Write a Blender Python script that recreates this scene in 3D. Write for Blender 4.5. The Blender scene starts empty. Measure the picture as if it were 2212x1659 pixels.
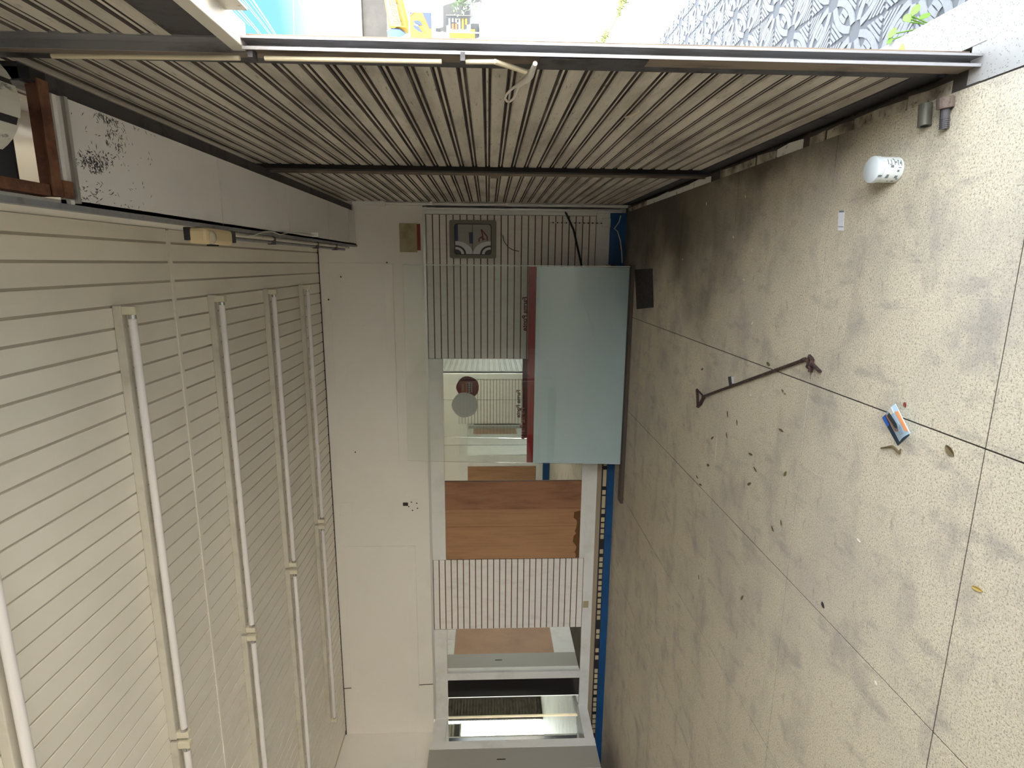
import bpy, math, random
from mathutils import Vector, Matrix
random.seed(7)
SC = bpy.context.scene
COL = SC.collection

# ------------------------------------------------------------------ camera
F_PX, YAW, PITCH, HC = 1241.49, 0.2062, 0.0415, 1.5
cy, sy, cp, sp = math.cos(YAW), math.sin(YAW), math.cos(PITCH), math.sin(PITCH)
FWD = Vector((-sy*cp, cy*cp, -sp)); RGT = Vector((cy, sy, 0)); DWN = FWD.cross(RGT)
cam_d = bpy.data.cameras.new('camera'); cam = bpy.data.objects.new('camera', cam_d); COL.objects.link(cam)
cam_d.sensor_fit = 'HORIZONTAL'; cam_d.sensor_width = 36.0; cam_d.lens = F_PX/2212*36.0
cam_d.clip_start = 0.05; cam_d.clip_end = 500
# the photograph was taken with the phone held upright and is stored lying on its side
cam.matrix_world = Matrix(((DWN.x, RGT.x, -FWD.x, 0), (DWN.y, RGT.y, -FWD.y, 0), (DWN.z, RGT.z, -FWD.z, HC), (0, 0, 0, 1)))
SC.camera = cam

# ------------------------------------------------------------------ world, sun, exposure
SKY_STRENGTH, SUN_STRENGTH, EXPOSURE = 1.0, 17.0, 3.2
W = bpy.data.worlds.new('sky'); SC.world = W; W.use_nodes = True
nt = W.node_tree; nt.nodes.clear()
def N(t, k, **kw):
    n = t.nodes.new(k)
    for a, b in kw.items(): setattr(n, a, b)
    return n
o = N(nt, 'ShaderNodeOutputWorld'); bg = N(nt, 'ShaderNodeBackground'); bg.inputs[1].default_value = SKY_STRENGTH
tc = N(nt, 'ShaderNodeTexCoord'); sx = N(nt, 'ShaderNodeSeparateXYZ'); rp = N(nt, 'ShaderNodeValToRGB')
nt.links.new(tc.outputs['Generated'], sx.inputs[0]); nt.links.new(sx.outputs['Z'], rp.inputs[0])
e = rp.color_ramp.elements; e[0].position = 0.0; e[0].color = (0.22, 0.225, 0.225, 1); e[1].position = 0.75; e[1].color = (0.03, 0.08, 0.15, 1)
k = e.new(0.235); k.color = (0.15, 0.165, 0.17, 1); k = e.new(0.29); k.color = (0.042, 0.103, 0.142, 1)
nz = N(nt, 'ShaderNodeTexNoise'); nz.inputs['Scale'].default_value = 1.5; nz.inputs['Detail'].default_value = 5
cr = N(nt, 'ShaderNodeValToRGB'); cr.color_ramp.elements[0].position = 0.46; cr.color_ramp.elements[1].position = 0.56
mx = N(nt, 'ShaderNodeMix', data_type='RGBA')
mpw = N(nt, 'ShaderNodeMapping'); mpw.inputs['Location'].default_value = (0.5, 6, 3)
nt.links.new(tc.outputs['Generated'], mpw.inputs['Vector']); nt.links.new(mpw.outputs[0], nz.inputs['Vector']); nt.links.new(nz.outputs[0], cr.inputs[0])
nt.links.new(cr.outputs[0], mx.inputs[0]); nt.links.new(rp.outputs[0], mx.inputs[6]); mx.inputs[7].default_value = (1.45, 1.5, 1.55, 1)
nt.links.new(mx.outputs[2], bg.inputs[0]); nt.links.new(bg.outputs[0], o.inputs[0])

sd = bpy.data.lights.new('sun', 'SUN'); sun = bpy.data.objects.new('sun', sd); COL.objects.link(sun)
sd.energy = SUN_STRENGTH; sd.angle = 0.009; sd.color = (1.0, 0.94, 0.84)
SUNV = Vector((-0.26, -0.15, 0.87)).normalized()
sun.rotation_euler = SUNV.to_track_quat('Z', 'Y').to_euler(); sun.location = (0, 0, 12)

vs = SC.view_settings
vs.view_transform = 'Standard'; vs.look = 'None'; vs.gamma = 1.0; vs.exposure = EXPOSURE; vs.use_curve_mapping = False
cyc = SC.cycles
cyc.max_bounces = 10; cyc.diffuse_bounces = 6; cyc.glossy_bounces = 6; cyc.transparent_max_bounces = 16; cyc.transmission_bounces = 4
cyc.adaptive_threshold = 0.02
cyc.caustics_reflective = False; cyc.caustics_refractive = False

# ------------------------------------------------------------------ helpers
def at(x, y, Y):
    """world point at depth Y (metres along the room) seen at photo pixel x, y - used to read distances off the photograph"""
    u, v = (1659-y-829.5)/F_PX, (x-1106.0)/F_PX
    d = RGT*u + DWN*v + FWD
    return Vector((0, 0, HC)) + d*(Y/d.y)
def onz(x, y, z=0.0):
    u, v = (1659-y-829.5)/F_PX, (x-1106.0)/F_PX
    d = RGT*u + DWN*v + FWD
    return Vector((0, 0, HC)) + d*((z-HC)/d.z)

def mat(name, col, rough=0.6, metal=0.0, layers=(), bump=None, spec=0.5, rnd=0.0):
    m = bpy.data.materials.new(name); m.use_nodes = True; t = m.node_tree
    b = t.nodes['Principled BSDF']; b.inputs['Roughness'].default_value = rough; b.inputs['Metallic'].default_value = metal
    b.inputs['Specular IOR Level'].default_value = spec
    cur = None
    if layers or bump: geo = N(t, 'ShaderNodeNewGeometry')
    def vec(st):
        mp = N(t, 'ShaderNodeMapping'); mp.inputs['Scale'].default_value = st
        t.links.new(geo.outputs['Position'], mp.inputs['Vector']); return mp.outputs[0]
    for L in layers:
        kind, scale, c2, lo, hi, st = L[:6]
        det = L[6] if len(L) > 6 else 4
        amt = L[7] if len(L) > 7 else 1.0
        if kind == 'voro':
            n = N(t, 'ShaderNodeTexVoronoi'); out = n.outputs['Distance']
        elif kind == 'wave':
            n = N(t, 'ShaderNodeTexWave'); n.inputs['Distortion'].default_value = 6; n.inputs['Detail'].default_value = det; out = n.outputs['Fac']
        else:
            n = N(t, 'ShaderNodeTexNoise'); n.inputs['Detail'].default_value = det; n.inputs['Roughness'].default_value = 0.62; out = n.outputs[0]
        n.inputs['Scale'].default_value = scale
        t.links.new(vec(st), n.inputs['Vector'])
        mr = N(t, 'ShaderNodeMapRange'); mr.inputs[1].default_value = lo; mr.inputs[2].default_value = hi; mr.inputs[4].default_value = amt
        t.links.new(out, mr.inputs[0])
        mxn = N(t, 'ShaderNodeMix', data_type='RGBA')
        t.links.new(mr.outputs[0], mxn.inputs[0])
        if cur is None: mxn.inputs[6].default_value = (*col, 1)
        else: t.links.new(cur, mxn.inputs[6])
        mxn.inputs[7].default_value = (*c2, 1); cur = mxn.outputs[2]
    if rnd:
        oi = N(t, 'ShaderNodeObjectInfo'); hv = N(t, 'ShaderNodeHueSaturation')
        mr = N(t, 'ShaderNodeMapRange'); mr.inputs[3].default_value = 1-rnd; mr.inputs[4].default_value = 1+rnd
        t.links.new(oi.outputs['Random'], mr.inputs[0]); t.links.new(mr.outputs[0], hv.inputs['Value'])
        if cur is None: hv.inputs['Color'].default_value = (*col, 1)
        else: t.links.new(cur, hv.inputs['Color'])
        cur = hv.outputs[0]
    if cur is None: b.inputs['Base Color'].default_value = (*col, 1)
    else: t.links.new(cur, b.inputs['Base Color'])
    if bump:
        sc_, st_, dist = bump
        n = N(t, 'ShaderNodeTexNoise'); n.inputs['Scale'].default_value = sc_; n.inputs['Detail'].default_value = 3
        t.links.new(vec(st_), n.inputs['Vector'])
        bp = N(t, 'ShaderNodeBump'); bp.inputs['Distance'].default_value = dist; bp.inputs['Strength'].default_value = 0.6
        t.links.new(n.outputs[0], bp.inputs['Height']); t.links.new(bp.outputs[0], b.inputs['Normal'])
    return m

class B:
    def __init__(s): s.v, s.f, s.m = [], [], []
    def add(s, vs, fs, mi=0):
        o = len(s.v); s.v += [Vector(p) for p in vs]; s.f += [tuple(o+i for i in f) for f in fs]; s.m += [mi]*len(fs); return s
    def box(s, x0, x1, y0, y1, z0, z1, mi=0):
        x0, x1 = min(x0, x1), max(x0, x1); y0, y1 = min(y0, y1), max(y0, y1); z0, z1 = min(z0, z1), max(z0, z1)
        return s.add([(x0,y0,z0),(x1,y0,z0),(x1,y1,z0),(x0,y1,z0),(x0,y0,z1),(x1,y0,z1),(x1,y1,z1),(x0,y1,z1)],
                     [(0,3,2,1),(4,5,6,7),(0,1,5,4),(1,2,6,5),(2,3,7,6),(3,0,4,7)], mi)
    def prism(s, poly, ext, mi=0):
        n = len(poly); P = [Vector(p) for p in poly]; E_ = Vector(ext)
        nrm = sum(((P[i]-P[0]).cross(P[(i+1) % n]-P[0]) for i in range(1, n-1)), Vector())
        if nrm.dot(E_) > 0: P.reverse()
        return s.add(P+[p+E_ for p in P], [tuple(range(n)), tuple(range(2*n-1, n-1, -1))]+[(i, n+i, n+(i+1) % n, (i+1) % n) for i in range(n)], mi)
    def cyl(s, p0, p1, r0, r1=None, n=16, caps=True, mi=0):
        p0, p1 = Vector(p0), Vector(p1); r1 = r0 if r1 is None else r1
        a = (p1-p0).normalized(); t = a.orthogonal().normalized(); b = a.cross(t)
        ring = lambda c, r: [c+(t*math.cos(2*math.pi*i/n)+b*math.sin(2*math.pi*i/n))*r for i in range(n)]
        fs = [(i, (i+1) % n, n+(i+1) % n, n+i) for i in range(n)]
        if caps: fs += [tuple(range(n-1, -1, -1)), tuple(range(n, 2*n))]
        return s.add(ring(p0, r0)+ring(p1, r1), fs, mi)
    def tube(s, pts, r, n=8, mi=0):
        P = [Vector(p) for p in pts]; vs_, ref = [], None
        for i, p in enumerate(P):
            a = (P[min(i+1, len(P)-1)]-P[max(i-1, 0)]).normalized()
            ref = a.orthogonal().normalized() if ref is None else (ref-a*ref.dot(a)).normalized()
            b = a.cross(ref); rr = r[i] if isinstance(r, (list, tuple)) else r
            vs_ += [p+(ref*math.cos(2*math.pi*j/n)+b*math.sin(2*math.pi*j/n))*rr for j in range(n)]
        fs = [(i*n+j, i*n+(j+1) % n, (i+1)*n+(j+1) % n, (i+1)*n+j) for i in range(len(P)-1) for j in range(n)]
        fs += [tuple(range(n-1, -1, -1)), tuple(range((len(P)-1)*n, len(P)*n))]
        return s.add(vs_, fs, mi)
    def lathe(s, c, prof, n=32, mi=0):
        c = Vector(c)
        vs_ = [c+Vector((r*math.cos(2*math.pi*j/n), r*math.sin(2*math.pi*j/n), z)) for r, z in prof for j in range(n)]
        fs = [(i*n+j, i*n+(j+1) % n, (i+1)*n+(j+1) % n, (i+1)*n+j) for i in range(len(prof)-1) for j in range(n)]
        fs += [tuple(range(n-1, -1, -1)), tuple(range((len(prof)-1)*n, len(prof)*n))]
        return s.add(vs_, fs, mi)
    def build(s, name, mats, parent=None, smooth=False, bevel=0.0, origin=None):
        xs = [p.x for p in s.v]; ys = [p.y for p in s.v]; zs = [p.z for p in s.v]
        og = Vector(origin) if origin is not None else Vector(((min(xs)+max(xs))/2, (min(ys)+max(ys))/2, min(zs)))
        me = bpy.data.meshes.new(name); me.from_pydata([p-og for p in s.v], [], s.f)
        for m in (mats if isinstance(mats, (list, tuple)) else [mats]): me.materials.append(m)
        for p, mi in zip(me.polygons, s.m): p.material_index = mi; p.use_smooth = smooth
        me.update()
        ob = bpy.data.objects.new(name, me); COL.objects.link(ob); place(ob, og, parent)
        if bevel:
            md = ob.modifiers.new('bevel', 'BEVEL'); md.width = bevel; md.segments = 2; md.limit_method = 'ANGLE'
        if smooth:
            try: me.set_sharp_from_angle(angle=math.radians(40))
            except Exception: pass
        return ob
def wloc(o):
    p = Vector(o.location)
    while o.parent: o = o.parent; p += Vector(o.location)
    return p
def place(ob, og, parent):
    if parent: ob.parent = parent; ob.location = Vector(og)-wloc(parent)
    else: ob.location = og
def tag(o, label, cat, group=None, kind=None):
    o['label'] = label; o['category'] = cat
    if group: o['group'] = group
    if kind: o['kind'] = kind
    return o
def thing(name, loc, label, cat, group=None, kind=None):
    o = bpy.data.objects.new(name, None); COL.objects.link(o); o.location = loc; o.empty_display_size = 0.05
    return tag(o, label, cat, group, kind)
def copy_part(src, name, og, parent):
    c = bpy.data.objects.new(name, src.data); COL.objects.link(c); place(c, og, parent)
    for md in src.modifiers:
        n = c.modifiers.new(md.name, md.type); n.width = md.width; n.segments = md.segments; n.limit_method = md.limit_method
    return c
def text(name, s, size, og, ax, up, m, parent, ext=0.0005, bold=0.0, center=True):
    """lettering: ax = reading direction, up = letter height direction"""
    cu = bpy.data.curves.new(name, 'FONT'); cu.body = s; cu.size = size; cu.extrude = ext; cu.offset = bold; cu.resolution_u = 3
    if center: cu.align_x = 'CENTER'; cu.align_y = 'CENTER'
    tmp = bpy.data.objects.new('t', cu); COL.objects.link(tmp)
    bpy.context.view_layer.update()
    me = bpy.data.meshes.new_from_object(tmp); bpy.data.objects.remove(tmp)
    ax, up = Vector(ax).normalized(), Vector(up).normalized(); nr = ax.cross(up)
    me.transform(Matrix((ax, up, nr)).transposed().to_4x4()); me.name = name
    me.materials.clear(); me.materials.append(m)
    for p in me.polygons: p.material_index = 0
    ob = bpy.data.objects.new(name, me); COL.objects.link(ob); place(ob, og, parent); return ob
def arc(c, a, b, r, t0, t1, n=12):
    c, a, b = Vector(c), Vector(a), Vector(b)
    return [c+(a*math.cos(t0+(t1-t0)*i/n)+b*math.sin(t0+(t1-t0)*i/n))*r for i in range(n+1)]

# ------------------------------------------------------------------ materials
S1 = (1, 1, 1)
m_floor = mat('terrazzo', (0.60, 0.545, 0.42), 0.55, layers=[
    ('noise', 150, (0.33, 0.285, 0.215), 0.52, 0.62, S1, 4), ('noise', 130, (0.70, 0.65, 0.53), 0.56, 0.66, S1, 2),
    ('noise', 0.9, (0.40, 0.365, 0.33), 0.47, 0.62, (1, 1.2, 1), 9, 0.55), ('noise', 2.7, (0.30, 0.275, 0.26), 0.52, 0.66, (1, 1.5, 1), 10, 0.55),
    ('noise', 6.5, (0.27, 0.245, 0.235), 0.55, 0.68, (1.6, 0.6, 1), 8, 0.5), ('noise', 18, (0.22, 0.19, 0.165), 0.60, 0.74, (0.5, 1.2, 1), 7, 0.6),
    ('voro', 165, (0.13, 0.11, 0.085), 0.26, 0.12, S1, 0, 0.75), ('voro', 70, (0.16, 0.135, 0.11), 0.15, 0.07, S1, 0, 0.7)], bump=(90, S1, 0.0005), spec=0.35)
def grime_and_shade(m, c2):
    """greasy dirt along the shutters, with the shade of the back corner painted in"""
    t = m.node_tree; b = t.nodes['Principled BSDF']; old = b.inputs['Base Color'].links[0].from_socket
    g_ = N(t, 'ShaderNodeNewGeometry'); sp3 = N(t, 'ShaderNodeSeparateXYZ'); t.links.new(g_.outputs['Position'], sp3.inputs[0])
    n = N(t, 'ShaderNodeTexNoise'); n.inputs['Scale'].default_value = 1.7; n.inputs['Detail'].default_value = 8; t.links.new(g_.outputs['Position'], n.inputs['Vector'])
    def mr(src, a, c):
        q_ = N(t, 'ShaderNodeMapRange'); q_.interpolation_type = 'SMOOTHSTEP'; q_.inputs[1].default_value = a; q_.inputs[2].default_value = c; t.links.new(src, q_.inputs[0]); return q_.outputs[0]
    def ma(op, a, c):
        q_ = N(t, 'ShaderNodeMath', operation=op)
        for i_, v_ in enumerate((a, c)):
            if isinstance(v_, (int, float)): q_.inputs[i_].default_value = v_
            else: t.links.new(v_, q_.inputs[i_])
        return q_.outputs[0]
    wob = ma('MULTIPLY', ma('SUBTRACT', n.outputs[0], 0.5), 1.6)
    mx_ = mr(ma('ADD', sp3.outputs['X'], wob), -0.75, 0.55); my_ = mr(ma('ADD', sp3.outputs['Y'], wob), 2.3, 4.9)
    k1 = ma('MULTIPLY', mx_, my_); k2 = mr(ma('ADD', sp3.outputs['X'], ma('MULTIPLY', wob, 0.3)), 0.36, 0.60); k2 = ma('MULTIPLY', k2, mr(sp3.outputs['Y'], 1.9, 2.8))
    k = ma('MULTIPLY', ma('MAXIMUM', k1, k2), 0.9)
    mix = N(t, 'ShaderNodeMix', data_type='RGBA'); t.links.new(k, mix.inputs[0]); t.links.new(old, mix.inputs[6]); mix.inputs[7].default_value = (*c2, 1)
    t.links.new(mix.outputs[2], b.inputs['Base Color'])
grime_and_shade(m_floor, (0.05, 0.039, 0.033))  # real dirt plus back-corner shade, both put into the floor colour
m_joint = mat('dark_joint', (0.055, 0.047, 0.042), 0.8)
m_sill = mat('pale_terrazzo', (0.36, 0.355, 0.34), 0.6, layers=[('voro', 110, (0.16, 0.15, 0.14), 0.26, 0.14, S1), ('noise', 4, (0.28, 0.265, 0.25), 0.5, 0.75, S1, 8, 0.8)])
m_nosing = mat('dirty_cement', (0.48, 0.44, 0.35), 0.8, layers=[('noise', 5, (0.10, 0.075, 0.06), 0.40, 0.62, (1, 1, 2), 9), ('noise', 40, (0.06, 0.05, 0.04), 0.58, 0.66, S1, 5)])
m_nosingw = mat('white_cement', (0.75, 0.75, 0.71), 0.8, layers=[('noise', 16, (0.2, 0.15, 0.12), 0.58, 0.68, (1, 1, 3), 8)])
m_groove = mat('groove_dirt', (0.05, 0.042, 0.035), 0.95, layers=[('noise', 20, (0.12, 0.1, 0.08), 0.5, 0.7, S1, 6)])
m_ceil = mat('cream_pvc', (0.84, 0.80, 0.705), 0.45, layers=[('noise', 1.4, (0.76, 0.715, 0.625), 0.45, 0.75, S1, 5, 0.7)], rnd=0.02)
m_ceilgap = mat('cream_pvc_joint', (0.50, 0.46, 0.38), 0.6)
m_frieze = mat('warm_white_paint', (0.85, 0.82, 0.765), 0.6, layers=[('noise', 1.2, (0.77, 0.735, 0.68), 0.5, 0.8, S1, 6, 0.7), ('noise', 30, (0.3, 0.26, 0.22), 0.74, 0.80, S1, 4)], bump=(20, S1, 0.001))
m_frame = mat('grey_white_laminate', (0.80, 0.80, 0.78), 0.5, layers=[('noise', 3, (0.56, 0.54, 0.50), 0.5, 0.8, S1, 6, 0.7)])
m_slat = mat('slatwall_laminate', (0.83, 0.80, 0.765), 0.45, layers=[('noise', 5, (0.62, 0.58, 0.53), 0.5, 0.8, (3, 1, 1), 6, 0.7)], rnd=0.015)
m_mdf = mat('raw_mdf', (0.16, 0.075, 0.035), 0.8)
m_mdfd = mat('dark_backing', (0.045, 0.035, 0.03), 0.9)
m_mirror = mat('mirror_silver', (0.80, 0.83, 0.79), 0.015, 1.0)
m_darkrefl = mat('dark_reflection', (0.02, 0.018, 0.018), 0.12)
m_ply = mat('plywood', (0.42, 0.225, 0.11), 0.55, layers=[('noise', 2.2, (0.32, 0.16, 0.075), 0.42, 0.70, (4, 1, 0.7), 8), ('wave', 1.2, (0.42, 0.25, 0.13), 0.4, 1.0, (6, 1, 1), 3, 0.35)])
m_plyd = mat('plywood_dark', (0.32, 0.15, 0.075), 0.55, layers=[('noise', 2.6, (0.20, 0.088, 0.045), 0.45, 0.70, (5, 1, 0.8), 9), ('noise', 7, (0.33, 0.185, 0.10), 0.55, 0.75, (4, 1, 0.6), 6, 0.7)])
m_stain = mat('damp_stain', (0.13, 0.055, 0.012), 0.5)
m_shut = mat('dirty_shutter_paint', (0.58, 0.535, 0.46), 0.6, 0.0, layers=[('noise', 2.2, (0.28, 0.245, 0.21), 0.45, 0.70, (1, 0.6, 2.5), 8), ('noise', 30, (0.07, 0.058, 0.05), 0.60, 0.72, (1, 0.35, 3), 6), ('noise', 9, (0.40, 0.355, 0.29), 0.56, 0.74, (1, 0.4, 3), 6, 0.6)], rnd=0.10)
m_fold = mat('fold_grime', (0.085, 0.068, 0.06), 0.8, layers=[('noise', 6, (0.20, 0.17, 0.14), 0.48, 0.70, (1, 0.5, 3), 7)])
m_shutin = mat('shutter_roll_grime', (0.15, 0.125, 0.105), 0.7, 0.0, layers=[('noise', 14, (0.05, 0.04, 0.035), 0.45, 0.65, (1, 0.3, 1), 7)])
m_shutw = mat('pale_rolled_shutter', (0.62, 0.60, 0.53), 0.5, layers=[('noise', 20, (0.06, 0.05, 0.05), 0.60, 0.68, (1, 0.5, 1), 6)])
m_shutg = mat('grey_shutter', (0.20, 0.20, 0.19), 0.5, rnd=0.05)
m_steel = mat('galvanised_steel', (0.42, 0.42, 0.44), 0.4, 0.6, layers=[('noise', 9, (0.22, 0.2, 0.19), 0.5, 0.7, (1, 1, 0.3), 7)])
m_brownst = mat('painted_post_brown', (0.22, 0.175, 0.135), 0.65, layers=[('noise', 16, (0.10, 0.075, 0.06), 0.5, 0.65, (1, 1, 0.2), 7), ('noise', 40, (0.35, 0.27, 0.2), 0.66, 0.72, S1, 5)])
m_dark = mat('black_grime_shade', (0.03, 0.027, 0.026), 0.85)
m_darkst = mat('dark_steel', (0.085, 0.08, 0.085), 0.6, 0.2, layers=[('noise', 12, (0.03, 0.028, 0.03), 0.5, 0.7, S1, 6)])
m_cream = mat('cream_enamel', (0.74, 0.65, 0.47), 0.45, layers=[('noise', 30, (0.3, 0.22, 0.15), 0.66, 0.72, (1, 1, 0.3), 6)])
m_hand = mat('white_enamel', (0.74, 0.70, 0.62), 0.45, layers=[('noise', 40, (0.2, 0.15, 0.11), 0.66, 0.71, S1, 6)])
m_soff = mat('mouldy_white_panel', (0.86, 0.83, 0.82), 0.6, layers=[('noise', 1.6, (0.77, 0.74, 0.73), 0.5, 0.75, S1, 5, 0.8), ('noise', 55, (0.12, 0.1, 0.1), 0.70, 0.76, (1, 1.5, 1), 6, 0.6)])
m_mould = mat('black_mould', (0.05, 0.042, 0.04), 0.9)
m_angle = mat('grey_angle', (0.26, 0.26, 0.27), 0.55, layers=[('noise', 20, (0.18, 0.17, 0.17), 0.5, 0.7, S1, 5)])
m_alu = mat('aluminium_trim', (0.62, 0.62, 0.60), 0.35, 0.7)
m_rust = mat('rusty_primer', (0.20, 0.085, 0.045), 0.75, layers=[('noise', 14, (0.09, 0.035, 0.022), 0.45, 0.65, S1, 7), ('noise', 5, (0.33, 0.16, 0.09), 0.58, 0.75, S1, 6, 0.7)])
m_rustd = mat('dark_rust', (0.035, 0.02, 0.017), 0.85, layers=[('noise', 60, (0.13, 0.06, 0.04), 0.5, 0.7, S1, 5)])
m_tube = mat('tube_phosphor', (0.80, 0.77, 0.76), 0.25, spec=0.6)
m_chrome = mat('tube_cap', (0.6, 0.6, 0.6), 0.25, 0.9)
m_sock = mat('lamp_socket', (0.70, 0.65, 0.50), 0.5)
m_batten = mat('lamp_batten', (0.60, 0.565, 0.48), 0.55, layers=[('noise', 6, (0.42, 0.38, 0.31), 0.5, 0.75, S1, 5, 0.7)])
m_yellow = mat('yellowed_plastic', (0.72, 0.58, 0.34), 0.4)
m_lens = mat('lamp_lens', (0.62, 0.56, 0.42), 0.2)
m_black = mat('black_plastic', (0.02, 0.02, 0.022), 0.5)
m_white = mat('white_plastic', (0.78, 0.77, 0.74), 0.4)
m_blue = mat('blue_tile_paint', (0.008, 0.075, 0.23), 0.35, layers=[('noise', 4, (0.005, 0.055, 0.17), 0.45, 0.7, S1, 5)])
m_tan = mat('tan_strip', (0.36, 0.29, 0.21), 0.7)
m_mos = mat('mosaic_beige', (0.55, 0.46, 0.30), 0.5, rnd=0.06)
m_mosb = mat('mosaic_ground', (0.02, 0.02, 0.022), 0.5)
m_film = mat('frosted_film', (0.80, 0.95, 1.0), 0.3, layers=[('noise', 1.2, (0.76, 0.90, 0.97), 0.45, 0.7, S1, 4), ('noise', 30, (0.16, 0.18, 0.2), 0.75, 0.80, S1, 6)])
m_red = mat('red_vinyl', (0.30, 0.004, 0.006), 0.35)
m_redt = mat('dark_red_lettering', (0.17, 0.010, 0.018), 0.45)
m_gold = mat('gold_lettering', (0.70, 0.38, 0.10), 0.45)
m_stick = mat('sticker_back', (0.56, 0.565, 0.53), 0.6)
m_edge = mat('glass_edge', (0.58, 0.62, 0.58), 0.3)
m_taupe = mat('taupe_plastic', (0.20, 0.185, 0.155), 0.5)
m_pgrey = mat('print_grey', (0.36, 0.335, 0.31), 0.4)
m_pblue = mat('print_blue', (0.02, 0.04, 0.11), 0.4)
m_pwhite = mat('print_white', (0.75, 0.77, 0.79), 0.4)
m_pred = mat('print_red', (0.16, 0.012, 0.02), 0.4)
m_pdark = mat('print_dark', (0.05, 0.05, 0.052), 0.4)
m_poster = mat('yellowed_paper', (0.42, 0.37, 0.22), 0.7, layers=[('noise', 9, (0.32, 0.265, 0.14), 0.48, 0.68, S1, 5)])
m_posterr = mat('poster_red_edge', (0.24, 0.045, 0.03), 0.7)
m_cable = mat('black_cable', (0.015, 0.015, 0.016), 0.6)
m_wcable = mat('white_cable', (0.68, 0.66, 0.61), 0.5)
m_lid = mat('jar_lid', (0.66, 0.72, 0.75), 0.4)
m_jar = mat('jar_label', (0.70, 0.74, 0.73), 0.45)
m_ink = mat('grey_ink', (0.16, 0.19, 0.21), 0.6)
m_rub = mat('grey_green_rubber', (0.10, 0.095, 0.075), 0.5)
m_card = mat('card_white', (0.72, 0.74, 0.80), 0.5)
m_leafb = mat('dry_leaf', (0.12, 0.085, 0.04), 0.8)
m_leafo = mat('olive_leaf', (0.10, 0.10, 0.035), 0.8)
m_leafy = mat('yellow_leaf', (0.42, 0.29, 0.08), 0.7)
m_leafr = mat('red_leaf', (0.22, 0.05, 0.03), 0.7)
m_scrap = mat('paper_scrap', (0.72, 0.68, 0.60), 0.7)
m_matb = mat('black_mat', (0.032, 0.026, 0.026), 0.9, layers=[('noise', 30, (0.08, 0.065, 0.06), 0.5, 0.7, S1, 6)])
m_plank = mat('dark_plank', (0.09, 0.075, 0.062), 0.8)
m_leaflet = mat('leaflet_blue', (0.52, 0.70, 0.88), 0.4)
m_lteal = mat('leaflet_teal', (0.02, 0.045, 0.06), 0.4)
m_lora = mat('leaflet_orange', (0.85, 0.36, 0.16), 0.4)
m_lskin = mat('leaflet_tan', (0.42, 0.20, 0.13), 0.4)
m_lblue = mat('leaflet_navy', (0.025, 0.10, 0.40), 0.4)
m_lnavy = mat('leaflet_inside', (0.02, 0.035, 0.06), 0.5)
m_wallw = mat('plain_white_wall', (0.66, 0.63, 0.57), 0.7)
m_doorg = mat('grey_door_panel', (0.34, 0.325, 0.29), 0.5)
# outdoors
m_tile = mat('pavement_stone', (0.245, 0.255, 0.27), 0.8, layers=[('noise', 60, (0.205, 0.215, 0.23), 0.5, 0.7, S1, 4)])
m_tilej = mat('pavement_groove', (0.13, 0.14, 0.155), 0.9)
m_curb = mat('yellow_curb', (0.055, 0.034, 0.003), 0.8, layers=[('noise', 8, (0.04, 0.032, 0.012), 0.5, 0.7, S1, 6)])
m_asph = mat('worn_asphalt', (0.30, 0.295, 0.28), 0.9, layers=[('noise', 0.8, (0.24, 0.235, 0.225), 0.45, 0.7, (2, 0.25, 1), 7)])
m_gut = mat('concrete_gutter', (0.12, 0.125, 0.135), 0.9)
m_grass = mat('weeds', (0.03, 0.055, 0.004), 0.8)
m_plant = mat('young_leaf', (0.13, 0.25, 0.035), 0.6)
m_fac = mat('facade_paint', (0.0554, 0.0592, 0.0630), 0.8)
m_fac2 = mat('pale_render', (0.0592, 0.0567, 0.0542), 0.85, layers=[('noise', 0.6, (0.08, 0.075, 0.07), 0.5, 0.7, S1, 6)])
m_grey = mat('plinth_grey', (0.0353, 0.0403, 0.0479), 0.8)
m_sy = mat('sign_yellow', (0.1159, 0.0756, 0.0010), 0.6)
m_sb = mat('sign_blue', (0.0050, 0.0151, 0.0857), 0.6)
m_so = mat('sign_orange', (0.1159, 0.0277, 0.0050), 0.6)
m_sw = mat('sign_white', (0.1008, 0.1033, 0.1033), 0.6)
m_sk = mat('sign_grey_lettering', (0.0403, 0.0328, 0.0076), 0.6)
m_extw = mat('outer_wall', (0.45, 0.43, 0.40), 0.8)

def glass_mat():
    m = bpy.data.materials.new('clear_glass'); m.use_nodes = True; t = m.node_tree; t.nodes.clear()
    out = N(t, 'ShaderNodeOutputMaterial'); mix = N(t, 'ShaderNodeMixShader'); tr = N(t, 'ShaderNodeBsdfTransparent'); gl = N(t, 'ShaderNodeBsdfGlossy')
    tr.inputs[0].default_value = (0.965, 0.98, 0.97, 1); gl.inputs['Roughness'].default_value = 0.01
    fr = N(t, 'ShaderNodeFresnel'); fr.inputs[0].default_value = 1.5
    t.links.new(fr.outputs[0], mix.inputs[0]); t.links.new(tr.outputs[0], mix.inputs[1]); t.links.new(gl.outputs[0], mix.inputs[2]); t.links.new(mix.outputs[0], out.inputs[0])
    return m
m_glass = glass_mat()

YB, XL, XR, ZC, YF = 6.42, -5.96, 0.64, 3.33, -5.0     # back wall, left wall, shutter line, ceiling, street front
YO, XO = -0.4, -2.53                                    # partition behind the camera and its free edge

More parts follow.
